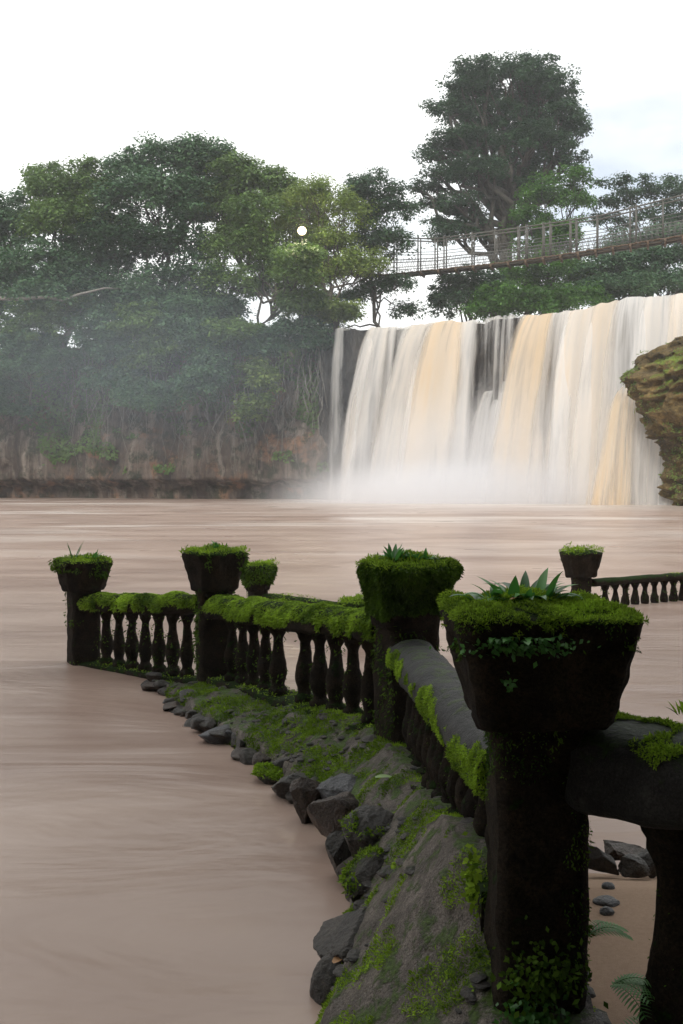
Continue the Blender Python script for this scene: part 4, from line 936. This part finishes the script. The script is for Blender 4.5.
# ------------------------------------------------------------------ WORLD, SUN, CAMERA
EL = R(38)        # direction towards the sun, measured below
w = bpy.data.worlds.new('World'); SC.world = w; w.use_nodes = True; nt = w.node_tree; bg = nt.nodes['Background']
sky = nt.nodes.new('ShaderNodeTexSky'); sky.sky_type = 'NISHITA'; sky.sun_disc = False; sky.sun_elevation = EL; sky.sun_rotation = R(205)
tc = nt.nodes.new('ShaderNodeTexCoord'); mp = nt.nodes.new('ShaderNodeMapping'); mp.inputs['Scale'].default_value = (1, 1, 2.2); mp.inputs['Location'].default_value = (.3, .2, .1); nt.links.new(tc.outputs['Generated'], mp.inputs[0])
no = nt.nodes.new('ShaderNodeTexNoise'); no.inputs['Scale'].default_value = 2.2; no.inputs['Detail'].default_value = 6; nt.links.new(mp.outputs[0], no.inputs[0])
rp = nt.nodes.new('ShaderNodeValToRGB'); rp.color_ramp.elements[0].position = .36; rp.color_ramp.elements[0].color = (.55, .55, .55, 1); rp.color_ramp.elements[1].position = .5; rp.color_ramp.elements[1].color = (1, 1, 1, 1); nt.links.new(no.outputs[0], rp.inputs[0])
mx = nt.nodes.new('ShaderNodeMix'); mx.data_type = 'RGBA'; dn = nt.nodes.new('ShaderNodeVectorMath'); dn.operation = 'DOT_PRODUCT'; nt.links.new(tc.outputs['Generated'], dn.inputs[0]); dn.inputs[1].default_value = (.265, .910, .319)
pm = nt.nodes.new('ShaderNodeMapRange'); pm.interpolation_type = 'SMOOTHSTEP'; nt.links.new(dn.outputs['Value'], pm.inputs[0]); pm.inputs[1].default_value = .988; pm.inputs[2].default_value = 1.; pm.inputs[3].default_value = 0.; pm.inputs[4].default_value = .2
sb = nt.nodes.new('ShaderNodeMath'); sb.operation = 'SUBTRACT'; sb.use_clamp = True; nt.links.new(rp.outputs[0], sb.inputs[0]); nt.links.new(pm.outputs[0], sb.inputs[1])
nt.links.new(sb.outputs[0], mx.inputs[0]); nt.links.new(sky.outputs[0], mx.inputs[6]); mx.inputs[7].default_value = (12, 12.1, 11.9, 1)
nt.links.new(mx.outputs[2], bg.inputs[0]); bg.inputs[1].default_value = .1
sl = bpy.data.lights.new('sun', 'SUN'); sl.energy = 1.5; sl.angle = R(14); sl.color = (1, .95, .87); so = bpy.data.objects.new('sun', sl); C.objects.link(so)
# sun stands behind the camera to the left, above the wooded bank, behind thin cloud
az = R(205); sd = Vector((math.sin(az)*math.cos(EL), math.cos(az)*math.cos(EL), math.sin(EL))); so.rotation_euler = sd.to_track_quat('Z', 'Y').to_euler(); so.location = (0, 0, 50)
cd = bpy.data.cameras.new('camera'); co = bpy.data.objects.new('camera', cd); C.objects.link(co); SC.camera = co
co.location = (0, 0, CAM_H); co.rotation_euler = (R(90), 0, 0); cd.sensor_fit = 'VERTICAL'; cd.sensor_height = 36; cd.sensor_width = 24; cd.lens = 36*F_PX/1024; cd.clip_end = 2000; cd.clip_start = .05
cd.shift_y = -(512-YH)/1024
SC.view_settings.view_transform = 'Standard'; SC.view_settings.look = 'None'; SC.view_settings.gamma = 1; SC.view_settings.exposure = .34
SC.cycles.volume_bounces = 4; SC.cycles.max_bounces = 8; SC.cycles.transparent_max_bounces = 16; SC.cycles.volume_step_rate = 3; SC.cycles.volume_max_steps = 64
